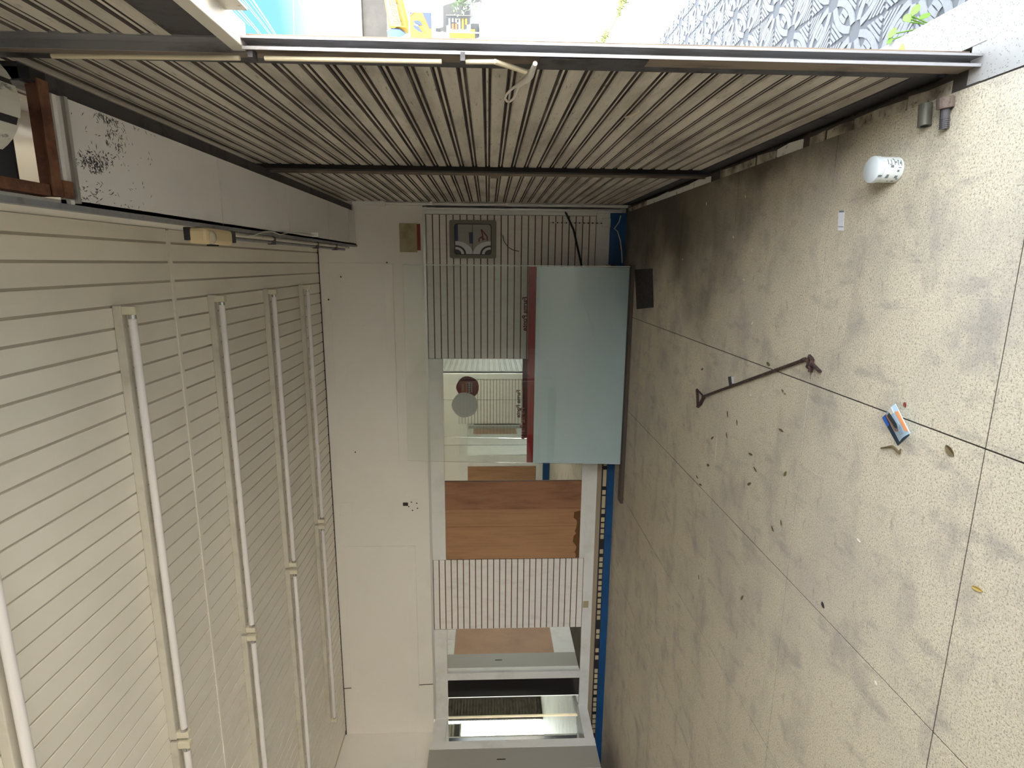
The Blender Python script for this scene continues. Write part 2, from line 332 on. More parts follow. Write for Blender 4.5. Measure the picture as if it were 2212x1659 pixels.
# ================================================================== STRUCTURE
# ---- floor: cast terrazzo slabs with thin joints
fl = B().box(-6.95, 0.605, YF, YB+0.05, -0.06, -0.003).build('floor', m_joint)
tag(fl, 'beige terrazzo floor in square slabs with dark stains and thin joints', 'floor', kind='structure')
gx = [-6.95, -6.545, -5.545, -4.545, -3.548, -2.535, -1.535, -0.535, 0.555]
gy = [YF, -4.4, -3.4, -2.4, -1.4, -0.4, 0.6, 1.6, 2.57, 3.56, 4.56, 5.55, YB+0.05]
g = 0.003
for i in range(len(gx)-1):
    for j in range(len(gy)-1):
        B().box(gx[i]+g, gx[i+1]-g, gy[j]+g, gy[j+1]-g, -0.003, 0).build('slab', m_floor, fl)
# ---- threshold: nosing pieces along the shutter groove, groove floor, sill at the open bay
th = B().box(0.605, 0.83, YF, YB+0.05, -0.20, -0.045).build('trim_1', m_groove)
tag(th, 'dark dirt-filled floor groove under the closed roller shutters', 'threshold', kind='structure')
y = 1.90
nos = [(1.96, 2.16, 0), (2.165, 2.47, 0), (2.475, 2.66, 0), (2.68, 2.80, 0), (2.86, 3.10, 1), (3.12, 3.34, 0), (3.36, 3.86, 0), (4.02, 4.42, 1), (4.425, 4.95, 1), (4.955, 5.6, 1), (5.605, 6.36, 0)]
for a, b_, w in nos:
    e0, e1, e2 = (0.598+random.uniform(-0.010, 0.004) for _ in range(3)); tp_ = -0.0005 if w == 0 else 0.005
    B().prism([(0.5525, a, -0.03), (e0, a, -0.03), (e1, (a+b_)/2, -0.03), (e2, b_, -0.03), (0.5525, b_, -0.03)], (0, 0, tp_+0.03)).build('nosing_piece', m_nosingw if w else m_nosing, th)
sl = B().box(0.558, 0.819, YF, 1.845, -0.20, 0.0).box(0.672, 0.819, 1.845, YB, -0.20, 0.0).box(0.56, 0.672, 1.845, 1.90, -0.20, -0.002).build('trim_2', m_sill)
tag(sl, 'pale speckled terrazzo doorstep at the open shutter bay', 'doorstep', kind='structure')

# ---- ceiling boards
ce = B().box(XL-0.25, 0.9, YF-0.1, YB+0.2, 3.60, 3.70).box(XL-0.05, 0.178, YF, YB, 3.337, 3.37).build('ceiling', m_ceilgap)
tag(ce, 'cream tongue-and-groove board ceiling running towards the back wall', 'ceiling', kind='structure')
pitch, x0 = 0.107, 0.100
edges = [0.178] + [x0-pitch*i for i in range(57)]
def boards(ya, yb_, name='board'):
    src = None
    for i in range(len(edges)-1):
        a, b_ = edges[i]-0.0065, edges[i+1]+0.0065
        if i == 0: B().box(b_, a+0.006, ya, yb_, 3.33, 3.3375).build(name, m_ceil, ce); continue
        c = Vector(((a+b_)/2, (ya+yb_)/2, 3.33))
        if src is None: src = B().box(b_, a, ya, yb_, 3.33, 3.3375).build(name, m_ceil, ce, origin=c)
        else: copy_part(src, name, c, ce)
boards(3.478, YB-0.002); boards(0.52, 3.448)
bb = B()
for i in range(len(edges)-1): bb.box(edges[i+1]+0.0065, edges[i]-0.0065, YF, 0.5, 3.33, 3.3375)
bo = bb.build('rear_boards', m_ceil, ce); bo['kind'] = 'stuff'
B().box(XL, 0.17, 3.449, 3.477, 3.324, 3.3375).build('joint_strip', m_ceil, ce)
B().box(XL, 0.17, 0.501, 0.519, 3.324, 3.3375).build('joint_strip', m_ceil, ce)
B().box(XL, 0.17, YB-0.012, YB-0.001, 3.323, 3.337).build('edge_strip', m_mdfd, ce)

# ---- bulkhead over the shutters
bk = B().box(0.18, 0.535, 2.10, YB, 2.932, 2.95).box(0.18, 0.20, 2.10, YB, 2.918, 3.6).box(0.18, 0.20, YF, 2.10, 2.95, 3.6).build('trim_3', m_frieze)
tag(bk, 'white panelled bulkhead box above the roller shutters', 'bulkhead', kind='structure')
ys = [2.115, 3.25, 4.305, 5.35, 6.117, YB]
for a, b_ in zip(ys, ys[1:]): B().box(0.1842, 0.532, a+0.003, b_-0.003, 2.918, 2.932).build('panel', m_soff, bk)
B().box(0.164, 0.184, YF, YB, 2.908, 2.945).build('angle_strip', m_angle, bk)
B().box(0.19, 0.532, 2.118, 2.134, 2.905, 2.918).build('aluminium_strip', m_alu, bk)
mo = B(); rr = random.Random(3)
def speck(x, y, ln, w, an):
    c = onz(x, y, 2.9178); c.x = min(max(c.x, 0.2), 0.52); c.y = max(c.y, 2.15)
    dx, dy = math.cos(an)*ln, math.sin(an)*ln; px, py = -math.sin(an)*w, math.cos(an)*w
    mo.prism([(c.x-dx, c.y-dy, 2.9178), (c.x+px, c.y+py, 2.9178), (c.x+dx, c.y+dy, 2.9178), (c.x-px, c.y-py, 2.9178)], (0, 0, -0.0006))
for i in range(150): speck(rr.gauss(205, 14), rr.gauss(352, 11), rr.uniform(0.003, 0.011), rr.uniform(0.0008, 0.0022), rr.uniform(0, 3.14))
arcp = [(172, 335), (180, 345), (235, 350), (248, 335), (258, 315), (262, 295), (255, 275), (242, 262), (228, 252), (214, 246), (240, 290), (232, 300)]
for i in range(170):
    a_ = rr.choice(arcp); speck(a_[0]+rr.gauss(0, 7), a_[1]+rr.gauss(0, 9), rr.uniform(0.003, 0.012), rr.uniform(0.0006, 0.0018), rr.uniform(0, 3.14))
for i in range(70): speck(rr.uniform(150, 330), rr.uniform(225, 450), rr.uniform(0.002, 0.010), rr.uniform(0.0006, 0.0016), rr.uniform(0, 3.14))
for i in range(40): speck(rr.gauss(200, 22), rr.gauss(418, 12), rr.uniform(0.003, 0.012), rr.uniform(0.0008, 0.0018), rr.uniform(0.6, 2.4))
q = mo.build('mould_marks', m_mould, bk); q['kind'] = 'stuff'

# ---- back wall
wb = B().box(-7.05, 0.9, 6.50, 6.65, -0.06, 3.7).build('wall_back', m_wallw)
tag(wb, 'back wall with white frieze, slatwall bays, mirrors and blue skirting', 'wall', kind='structure')
B().box(XL, 0.545, YB, 6.50, 2.20, 3.34).build('frieze', m_frieze, wb)
B().box(0.545, 0.66, YB, 6.50, 2.20, 2.94).build('frieze', m_frieze, wb)
def plate(x0, x1, z0, z1, t=0.012): B().box(x0, x1, YB-t, YB, z0, z1).build('frieze_panel', m_frieze, wb, bevel=0.003)
plate(-2.325, -0.004, 2.535, 3.224); plate(-5.297, -3.331, 2.376, 3.231)
B().box(-2.31, -0.02, YB-0.018, YB-0.012, 2.535, 2.63).build('frieze_strip', m_frieze, wb, bevel=0.002)
B().box(-5.28, -3.345, YB-0.018, YB-0.012, 2.376, 2.47).build('frieze_strip', m_frieze, wb, bevel=0.002)
cr_ = [at(741, 1487, YB), at(790, 1483, YB), at(830, 1484, YB), at(870, 1483, YB), at(905, 1479, YB), at(936, 1477, YB)]
B().tube([p+Vector((0, -0.006, 0)) for p in cr_], 0.004, 5).build('crack', m_mdfd, wb)
# little dents in the paint
for px, py in [(737, 598), (710, 647), (836, 567), (768, 976)]:
    p = at(px, py, YB); B().box(p.x-0.008, p.x+0.008, YB-0.0145, YB-0.001, p.z-0.006, p.z+0.006).build('chip', m_mdfd, wb)
# trim strip below the frieze, frames of the bays
B().box(XL+0.2, 0.545, YB-0.012, 6.50, 2.172, 2.20).build('frieze_trim', m_alu, wb)
B().box(0.515, 0.548, YB-0.02, 6.50, 0.33, 2.2).build('corner_trim', m_frame, wb)
def frame(x0, x1, z0, z1, y0=YB, name='frame_piece', m=m_frame): return B().box(x0, x1, y0, 6.50, z0, z1).build(name, m, wb)
frame(-3.525, -1.055, 2.012, 2.172)                       # header over mirror and plywood
frame(-5.77, -4.475, 2.015, 2.172)                        # header over the second mirror
frame(-5.77, 0.545, 0.205, 0.325, YB-0.004)               # bottom rail
frame(-3.525, -1.055, 0.325, 0.385, YB+0.004)             # sill of the plywood bay
frame(-4.62, -4.475, 1.92, 2.012)
B().box(-6.95, 0.0, YB+0.004, 6.50, 0.15, 0.205).build('tan_rail', m_tan, wb)
mz = B().box(-6.95, 0.0, YB+0.010, 6.50, 0.075, 0.15).build('mosaic_band', m_mosb, wb)
rr = random.Random(11); x = -2.3; src = None
xs_ = []
for py in [1010, 1031, 1049, 1067, 1088, 1109, 1130]: pass
x = -2.28
while x > -6.1:
    longp = -3.05 < x < -2.35 and rr.random() < 0.55
    w = rr.uniform(0.14, 0.22) if longp else 0.055
    gap = rr.choice([0.02, 0.02, 0.03, 0.05]) if rr.random() < 0.8 else 0.14
    B().box(x-w, x, YB+0.004, YB+0.012, 0.092, 0.133).build('mosaic_tile', m_mos, mz)
    x -= w+gap
B().box(-6.95, 0.548, YB-0.006, 6.50, -0.012, 0.085).build('blue_skirting', m_blue, wb)
B().box(0.0, 0.548, YB-0.008, 6.50, 0.085, 0.178).build('blue_skirting', m_blue, wb)
B().box(0.0, 0.548, YB-0.004, 6.50, 0.178, 0.205).build('frame_piece', m_frame, wb)
# pilaster beside the shutter
pi_ = B().box(0.548, 0.585, YB-0.03, 6.50, 0.06, 2.2).box(0.60, 0.655, YB-0.045, 6.50, 0.0, 2.93).build('pilaster', m_frame, wb)

# small stickers and cover on the wall
def sticker(name, x, y, w, h, m, label, parent=None, yy=YB-0.005):
    p = at(x, y, YB); return B().box(p.x-w/2, p.x+w/2, yy, yy+0.001, p.z-h/2, p.z+h/2).build(name, m, parent)

# ---- left wall
wl = B().box(XL-0.25, XL, YO, YB+0.08, 2.195, 3.7).box(XL-0.25, -5.80, YO, YB-0.004, 0.22, 2.195).box(-7.05, -6.95, YO, YB+0.08, -0.06, 0.30).box(-6.95, XL-0.25, YO, YB+0.08, 0.22, 0.30).build('wall_left', m_frieze)
tag(wl, 'warm white left wall meeting the back wall at the far corner', 'wall', kind='structure')
B().box(XL, XL+0.005, 3.9, 6.2, 2.40, 3.22).build('frieze_panel', m_frieze, wl, bevel=0.003)
B().box(-5.80, -5.58, 5.75, 5.86, 0.22, 2.19).build('jamb', m_frame, wl)
B().box(-5.80, -5.60, 5.86, YB-0.002, 0.22, 0.335).build('frame_piece', m_frame, wl)
B().box(-5.80, -5.77, 5.86, YB-0.002, 2.03, 2.19).build('frame_piece', m_frame, wl)
B().box(-5.80, -5.585, 5.45, 5.75, 0.22, 2.19).build('grey_panel', m_doorg, wl)
B().box(-5.586, -5.583, 5.585, 5.60, 1.30, 1.40).build('scar', m_mdfd, wl)
B().box(-5.80, -5.59, YO, 5.45, 0.22, 0.53).build('frame_piece', m_frame, wl)
B().box(-5.80, -5.59, YO, 5.45, 2.0, 2.19).build('frame_piece', m_frame, wl)
B().box(-5.80, -5.59, YO, 4.78, 0.53, 2.0).build('frame_piece', m_frame, wl)
B().box(-5.80, -5.612, 4.78, 5.45, 0.53, 2.0).build('recess', m_frame, wl)

# ---- partition behind the camera (seen in the mirrors)
wf = B().box(-7.05, XO, YO-0.15, YO-0.06, -0.012, 3.36).build('wall_front', m_wallw)
tag(wf, 'partition wall behind the viewpoint, seen reflected in the wall mirror', 'wall', kind='structure')
B().box(XL+0.01, XO, YO-0.06, YO, 2.2, 3.36).build('frieze', m_frieze, wf)
B().box(-2.66, XO, YO-0.16, YO+0.01, 0.0, 2.2).build('corner_trim', m_white, wf)
B().box(-5.58, -2.66, YO-0.06, YO, 0.17, 0.33).build('frame_piece', m_frame, wf)
B().box(-4.82, -4.55, YO-0.06, YO, 0.33, 2.2).build('frame_piece', m_frame, wf)
B().box(-5.58, -4.82, YO-0.06, YO, 2.0, 2.2).build('frame_piece', m_frame, wf)
B().box(-4.55, -3.75, YO-0.06, YO, 2.0, 2.2).build('frame_piece', m_frame, wf)
B().box(-5.58, -2.66, YO-0.06, YO+0.002, -0.012, 0.17).build('blue_skirting', m_blue, wf)
B().box(-4.545, -3.76, YO-0.05, YO-0.03, 0.33, 2.0).build('pane', m_mirror, wf)

# ---- rear of the shop behind the camera: side return of the partition and closed front
ws = B().box(XL-0.25, 0.85, YF-0.2, YF-0.06, -0.06, 4.2).box(XO-0.12, XO, YF, YO-0.06, -0.012, 3.6).build('wall_street', m_wallw)
B().box(XO+0.05, 0.58, YF-0.06, YF-0.02, -0.012, 3.3).build('reflection_stop', m_shutin, ws)  # unseen, added to keep bright reflections off the glass sheet
tag(ws, 'plain white walls closing the shop behind the viewpoint', 'wall', kind='structure')
wr = B().box(0.66, 0.85, YF-0.2, YB+0.2, 3.45, 4.2).box(0.60, 0.85, YB-0.0, YB+0.25, -0.06, 3.45).box(XL-0.25, 0.85, YF-0.2, YB+0.25, 3.70, 3.80).build('wall_right', m_extw)
tag(wr, 'outer wall band above the roller shutters on the street side', 'wall', kind='structure')

# ================================================================== ROLLER SHUTTERS
PS = 0.0857
def slat_prof(flip=1):
    p = [(0.017, -0.003), (0.006, 0.0), (0, 0.004), (0, 0.052), (0.006, 0.057), (0.015, 0.060), (0.015, 0.064), (0.005, 0.068), (0.003, 0.076), (0.013, 0.081), (0.017, PS+0.002)]
    q = [(a+0.004, b_) for a, b_ in reversed(p)]
    return p+q
def slat_src(ya, yb_, m, parent, z):
    pr = slat_prof(); b_ = B(); b_.prism([(XR-0.008+a, ya, z+h) for a, h in pr], (0, yb_-ya, 0))
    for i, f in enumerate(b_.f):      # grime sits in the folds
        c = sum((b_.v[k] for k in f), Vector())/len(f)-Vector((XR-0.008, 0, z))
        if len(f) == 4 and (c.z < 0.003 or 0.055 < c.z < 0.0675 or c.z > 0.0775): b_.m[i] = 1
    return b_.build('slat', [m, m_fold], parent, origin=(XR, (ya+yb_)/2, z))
def shutter(ya, yb_, z0, z1, label, bar=True):
    t = thing('roller_shutter', (XR, (ya+yb_)/2, min(z0, 0)-0.04 if z0 < 0.2 else z0), label, 'shutter')
    z = z0; s = None
    while z < z1:
        s_ = slat_src(ya, yb_, m_shut, t, z) if s is None else copy_part(s, 'slat', (XR, (ya+yb_)/2, z), t)
        s = s or s_; z += PS
    return t
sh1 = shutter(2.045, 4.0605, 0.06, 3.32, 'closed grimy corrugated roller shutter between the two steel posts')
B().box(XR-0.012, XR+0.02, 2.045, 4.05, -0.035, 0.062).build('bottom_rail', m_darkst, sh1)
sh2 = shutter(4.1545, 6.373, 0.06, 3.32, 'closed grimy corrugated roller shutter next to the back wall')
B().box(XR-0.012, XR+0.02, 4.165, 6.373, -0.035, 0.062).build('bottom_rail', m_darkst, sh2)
B().box(0.664, 0.70, 6.30, 6.419, -0.04, 3.42).build('light_stop', m_darkst, sh2)  # added board outside the shutter, blocks light at its end gap
sh0 = thing('roller_shutter', (XR, 0.7, 2.20), 'half-raised corrugated roller shutter over the open street bay', 'shutter')
s = None; z = 2.40
while z < 3.0:
    if s is None: s = slat_src(-0.5, 1.899, m_shut, sh0, z)
    else: copy_part(s, 'slat', (XR, 0.6995, z), sh0)
    z += PS
B().box(XR-0.006, XR+0.0, -0.5, 1.899, 2.255, 2.405).build('flat_slat', m_darkst, sh0)
B().box(XR-0.030, XR+0.045, -0.5, 1.899, 2.212, 2.255).build('bottom_bar', m_hand, sh0, bevel=0.003)
B().box(XR+0.03, XR+0.036, 1.65, 1.77, 2.155, 2.215).build('pull_tab', m_hand, sh0)
ro = B(); n = 44
for i in range(n):   # coil of slats above the opening
    a0, a1 = 2*math.pi*i/n, 2*math.pi*(i+1)/n; r = 0.152
    rr_ = r if i % 5 else r-0.006
    c = Vector((0.44, 0, 2.99))
    ro.prism([(c.x+rr_*math.cos(a0), 1.83, c.z+rr_*math.sin(a0)), (c.x+rr_*math.cos(a1), 1.83, c.z+rr_*math.sin(a1)), (c.x, 1.83, c.z)], (0, -2.3, 0), 0 if i % 5 else 1)
ro.build('rolled_slats', [m_shutw, m_dark], sh0)
B().box(0.245, 0.66, 0.0, 2.03, 3.22, 3.25).box(0.245, 0.55, 1.99, 2.0, 3.0, 3.22).build('shade_plates', m_dark, sh0)  # added black plates stand for the unlit hollow around the coil
# open bays added behind the camera for more daylight, then closed shutters there
for k_, (ya_, yb_) in enumerate(((-3.1, -1.5), (-4.98, -3.2))):
    t = thing('roller_shutter', (XR, (ya_+yb_)/2, 2.2), ('raised roller shutter of the nearer added light bay, unseen behind the viewpoint', 'raised roller shutter of the farther added light bay, unseen far behind the viewpoint')[k_], 'shutter')
    b_ = B(); z = 2.26
    while z < 3.3:
        b_.prism([(XR-0.008+a, ya_, z+h) for a, h in slat_prof()], (0, yb_-ya_, 0)); z += PS
    q = b_.build('slats', m_shut, t); q['kind'] = 'stuff'
    B().box(XR-0.012, XR+0.045, ya_, yb_, 2.20, 2.262).build('bottom_bar', m_hand, t)
    pz_ = B().box(0.588, 0.64, yb_+0.005, yb_+0.095, 0.0, 3.3).build('shutter_post', m_steel)
    tag(pz_, ('steel post at the near end of the nearer added light bay', 'steel post between the two added light bays')[k_], 'post')
sh5 = thing('roller_shutter', (XR, -1.0, -0.04), 'closed dark roller shutter just behind the open bay, seen only in mirrors', 'shutter')
b_ = B(); z = -0.04
while z < 3.3:
    b_.prism([(XR-0.008+a, -1.49, z+h) for a, h in slat_prof()], (0, 0.92, 0)); z += PS
q = b_.build('slats', m_shutin, sh5); q['kind'] = 'stuff'
sh4 = thing('roller_shutter', (XO+0.02, -2.7, -0.012), 'closed grey roller shutter behind the viewpoint, seen reflected in the wall mirror', 'shutter')
b_ = B(); z = 0.0
while z < 3.2:
    b_.prism([(XO+0.03-a, -4.95, z+h*1.6) for a, h in slat_prof()], (0, 4.4, 0)); z += PS*1.6
q = b_.build('slats', m_shutg, sh4); q['kind'] = 'stuff'
# ---- removable post with lock rods
po = thing('shutter_post', (0.625, 1.90, 0), 'steel shutter post with cream lock rods and a looped handle at the open bay', 'post')
b_ = B().box(0.606, 0.609, 1.853, 1.905, 0.0, 2.21).box(0.630, 0.633, 1.853, 1.905, 0.0, 3.0).box(0.606, 0.633, 1.902, 1.906, 0.0, 3.0)
b_.box(0.600, 0.609, 1.851, 1.855, 0.0, 2.21).box(0.630, 0.637, 1.851, 1.855, 0, 3.0)
b_.build('guide_channel', m_steel, po)
B().box(0.606, 0.66, 1.906, 1.942, 0.0, 3.05).build('post_tube', m_brownst, po)
B().box(0.6055, 0.606, 1.857, 1.906, 0.0, 2.21).build('side_strip', m_brownst, po)
B().box(0.626, 0.630, 1.942, 2.055, 0.0, 3.05).box(0.662, 0.668, 1.942, 2.07, 0.0, 3.05).build('far_guide', m_darkst, po)
B().box(0.598, 0.606, 1.862, 1.925, 1.02, 1.345).build('cover_plate', m_darkst, po)
P = lambda x, y, X=0.586: (lambda d: Vector((0, 0, HC))+d*(X/d.x))(at(x, y, 1.0)-Vector((0, 0, HC)))
def rodp(xa, ya_, xb, yb_): return B().tube([P(xa, ya_), P(xb, yb_)], 0.0068, 10).build('lock_rod', m_cream, po, smooth=True)
rodp(112, 121, 518, 125.5); rodp(572, 126, 954, 133); rodp(1006, 133.5, 1070, 133.5)
for x_, y_ in ((545, 124), (1000, 132)):
    q = P(x_, y_); B().box(0.582, 0.606, q.y-0.016, q.y+0.022, q.z-0.007, q.z+0.007).build('rod_guide', m_darkst, po)
B().tube([P(1068, 133), P(1090, 140), P(1136, 155)], 0.0075, 10).build('link_bar', m_cream, po, smooth=True)
c0 = [P(1156, 137), P(1151, 150), P(1146, 162), P(1138, 172), P(1128, 178), P(1118, 186)]
B().tube(c0, [0.007, 0.009, 0.0115, 0.0115, 0.0095, 0.008], 10).build('handle_arm', m_hand, po, smooth=True)
lp = [P(1119, 184), P(1111, 188), P(1102, 195), P(1094, 204), P(1091, 213), P(1095, 219), P(1102, 219), P(1109, 213), P(1114, 203), P(1117, 195), P(1120, 187)]
B().tube(lp, 0.0042, 8).build('handle_loop', m_hand, po, smooth=True)
B().box(0.50, 0.72, 1.85, 2.0, 3.05, 3.09).build('head_plate', m_dark, po)
po2 = thing('shutter_post', (0.63, 4.1, 0), 'dark grimy shutter post between the two closed shutters', 'post')
B().box(0.60, 0.604, 4.03, 4.19, -0.03, 3.2).box(0.604, 0.67, 4.06, 4.155, -0.03, 3.2).build('post_tube', m_dark, po2)
B().box(0.585, 0.60, 4.105, 4.125, 0.0, 3.15).build('lock_rod', m_brownst, po2)
p = P(1070, 372, 0.58)
B().box(0.575, 0.60, 4.13, 4.17, p.z-0.03, p.z+0.03).build('latch', m_brownst, po2)
# lintel beam above the shutters
li = B().box(0.545, 0.60, 2.0, YB, 2.955, 3.03).build('lintel_beam', m_darkst); tag(li, 'dark steel beam running between bulkhead panels and closed shutters', 'beam')
# rusty frame at the open end of the bulkhead
B().box(0.2005, 0.206, 0.4, 2.03, 2.99, 3.58).build('shade_lining', m_angle, bk)  # added grey sheet puts shade on the pale inner side
rf = thing('steel_frame', (0.36, 2.05, 2.9), 'rusty steel frame at the unpanelled end of the bulkhead', 'frame')
B().box(0.205, 0.56, 2.035, 2.065, 2.915, 2.965).build('cross_bar', m_rust, rf)
B().box(0.205, 0.56, 2.02, 2.035, 2.915, 2.92).build('cross_flange', m_rust, rf)
B().box(0.205, 0.24, 0.2, 2.03, 2.925, 2.97).build('side_bar', m_rust, rf)
B().box(0.205, 0.26, 2.065, 2.112, 2.912, 2.93).build('corner_plate', m_rust, rf)
B().box(0.205, 0.24, 1.66, 1.70, 2.97, 3.3).build('hanger', m_rust, rf)
B().box(0.24, 0.64, 1.95, 1.985, 3.32, 3.36).build('upper_bar', m_rust, rf)
B().box(0.55, 0.585, 2.0, 2.065, 2.92, 3.3).build('end_post', m_dark, rf)
B().box(0.205, 0.23, 2.0, 2.065, 2.965, 3.6).build('upright', m_rust, rf)

# ================================================================== BACK WALL FITTINGS
def slatwall(x0, x1, z0, z1, n, label, ya=YB, sgn=1, m=m_slat):
    """horizontal laminated slats over a brown board; sgn = side the slats face (1: towards the camera)"""
    t = thing('slatwall_panel', ((x0+x1)/2, ya, z0), label, 'slatwall')
    yb0, yb1 = (ya+0.012, ya+0.03) if sgn > 0 else (ya-0.03, ya-0.012)
    B().box(x0, x1, yb0, yb1, z0, z1).build('backing_board', m_mdf, t)
    pz = (z1-z0)/n; s = None
    for i in range(n):
        z = z0+pz*i+0.006
        ys_ = (ya, yb0) if sgn > 0 else (yb1, ya)
        if s is None: s = B().box(x0+0.003, x1-0.003, ys_[0], ys_[1], z, z+pz-0.012).build('slat', m, t)
        else: copy_part(s, 'slat', ((x0+x1)/2, (ys_[0]+ys_[1])/2, z), t)
    return t
slatwall(-1.053, 0.513, 0.326, 2.171, 25, 'cream slatwall with brown grooves behind the glass sheet and small framed picture', YB+0.002)
slatwall(-4.473, -3.527, 0.326, 2.171, 25, 'cream slatwall with brown grooves left of the brown plywood panel', YB+0.002)
slatwall(-3.75, -2.665, 0.332, 2.195, 25, 'cream slatwall behind the viewpoint, seen reflected in the wall mirror', YO-0.002, -1)

mr = thing('wall_mirror', (-1.79, YB+0.03, 0.385), 'wall mirror in three panes between slatwall and plywood, behind the glass', 'mirror')
for a, b_ in ((-1.532, -1.056), (-2.075, -1.5355), (-2.52, -2.0785)):
    B().box(a, b_, YB+0.02, YB+0.026, 0.386, 2.011).build('mirror_pane', m_mirror, mr)
B().box(-2.52, -1.056, YB+0.0265, YB+0.05, 0.386, 2.011).build('backing_board', m_mdfd, mr)
mr2 = thing('wall_mirror', (-4.8, YB+0.03, 0.326), 'tall mirror beside the left slatwall reflecting a brown board', 'mirror')
B().box(-5.098, -4.477, YB+0.02, YB+0.026, 0.327, 2.014).build('mirror_pane', m_mirror, mr2)
mr3 = thing('dark_reflection_pane', (-5.48, YB+0.03, 0.326), 'black pane painted as a dark reflection, and mirror strip between white mullion and far left corner', 'glass pane')
B().box(-5.466, -5.20, YB+0.02, YB+0.026, 0.327, 2.014).build('pane', m_darkrefl, mr3)  # black colour stands for a dark shutter reflected in mirror glass
B().box(-5.768, -5.474, YB+0.02, YB+0.026, 0.327, 2.014).build('mirror_pane', m_mirror, mr3)
B().tube([(-5.47, YB+0.016, 0.327), (-5.47, YB+0.016, 2.014)], 0.006, 6).build('joint_bead', m_alu, mr3)
B().box(-5.20, -5.098, YB-0.002, 6.50, 0.325, 2.015).build('reflection_bar', m_frame, wb)  # solid bar stands in for the jamb's reflection in the mirror
mr4 = thing('wall_mirror', (-5.785, 6.14, 0.336), 'side wall mirror at the far left corner reflecting the bright street', 'mirror')
B().box(-5.799, -5.77, 5.862, YB-0.003, 0.337, 2.028).build('mirror_pane', m_mirror, mr4)

pw = thing('plywood_panel', (-3.02, YB+0.02, 0.386), 'brown plywood panel of two sheets screwed over the middle bay', 'panel')
B().box(-2.875, -2.523, YB-0.002, YB+0.03, 0.386, 2.011).build('dark_sheet', m_plyd, pw)
B().box(-3.521, -2.876, YB+0.006, YB+0.03, 0.386, 2.011).build('light_sheet', m_ply, pw)
B().box(-3.10, -3.097, YB+0.0045, YB+0.007, 0.40, 1.99).build('seam', m_mdf, pw)
st = B(); rr = random.Random(4)
poly = [(-3.515, YB+0.0045, 0.388)]; xx = -3.515
while xx < -2.90: poly.append((xx, YB+0.0045, 0.44+rr.uniform(-0.02, 0.035))); xx += 0.035
poly.append((-2.90, YB+0.0045, 0.388)); st.prism(poly, (0, 0.001, 0)); st.build('damp_stain', m_stain, pw)
pl_ = thing('plywood_panel', (-5.6, 5.1, 0.53), 'brown plywood panel on the left wall, seen in the tall mirror', 'panel')
B().box(-5.61, -5.596, 4.785, 5.445, 0.532, 1.998).build('sheet', m_ply, pl_)
pl2 = thing('plywood_panel', (-5.2, YO, 0.33), 'brown plywood panel behind the viewpoint, seen in the wall mirror', 'panel')
B().box(-5.57, -4.825, YO-0.05, YO-0.01, 0.335, 1.995).build('sheet', m_ply, pl2)

# ---- the loose glass sheet
YG = 5.98
gl = thing('glass_sheet', (-1.09, YG, 0.04), 'upright shop glass sheet with frosted lower half and red stripe', 'glass sheet')
gx0, gx1 = -2.165, -0.022
B().prism([(gx0, YG, 0.04), (gx1, YG, 0.04), (gx1, YG, 2.36), (-2.105, YG, 2.37)], (0, 0.010, 0)).build('sheet', m_glass, gl)
B().prism([(gx0+0.004, YG+0.0105, 0.042), (gx1-0.004, YG+0.0105, 0.042), (gx1-0.004, YG+0.0105, 1.002), (-2.135, YG+0.0105, 1.008)], (0, 0.001, 0)).build('frosted_film', m_film, gl)
B().prism([(-2.135, YG+0.0105, 1.009), (gx1-0.004, YG+0.0105, 1.003), (gx1-0.004, YG+0.0105, 1.085), (-2.133, YG+0.0105, 1.078)], (0, 0.001, 0)).build('red_stripe', m_red, gl)
B().box(gx1, gx1+0.010, YG-0.001, YG+0.011, 0.04, 2.36).build('polished_edge', m_edge, gl)
tw = 0.052
text('lettering', 'Farma Ponte', 0.0685, (-0.508, YG+0.0112, 1.118), (-1, 0, 0), (0, 0, 1), m_redt, gl, 0.0003, 0.0022)
text('lettering', 'Farma Ponte', 0.0685, (-1.69, YG+0.0112, 1.126), (-1, 0, 0), (0, 0, 1), m_redt, gl, 0.0003, 0.0022)
cs = Vector((-1.483, YG+0.0105, 1.750)); R0 = 0.138
disc = lambda r, yy: [Vector((cs.x+r*(1+0.02*math.sin(5*t))*math.cos(t), yy, cs.z+r*(1+0.02*math.sin(5*t))*math.sin(t))) for t in [2*math.pi*i/48 for i in range(48)]]
dk = B().prism(disc(R0, cs.y), (0, 0.0006, 0)).build('sticker_back', m_stick, gl)
dr = B().prism(disc(R0, cs.y+0.0007), (0, 0.0006, 0)).build('sticker_front', m_red, gl)
for i, (w, h, zz, mm) in enumerate([(0.10, 0.028, 0.045, m_gold), (0.13, 0.020, 0.005, m_gold), (0.14, 0.018, -0.028, m_pwhite), (0.12, 0.012, -0.055, m_pwhite)]):
    for k in range(5):
        a = cs.x-w/2+w*k/5
        B().box(a, a+w/5*0.7, cs.y+0.0014, cs.y+0.0019, cs.z+zz, cs.z+zz+h).build('print_mark', mm, dr)
pk = B().box(-2.60, 0.0, 5.93, 6.06, 0.0, 0.035).build('support_plank', m_plank, bevel=0.003)
tag(pk, 'dark wooden plank on the floor carrying the glass sheet', 'plank')

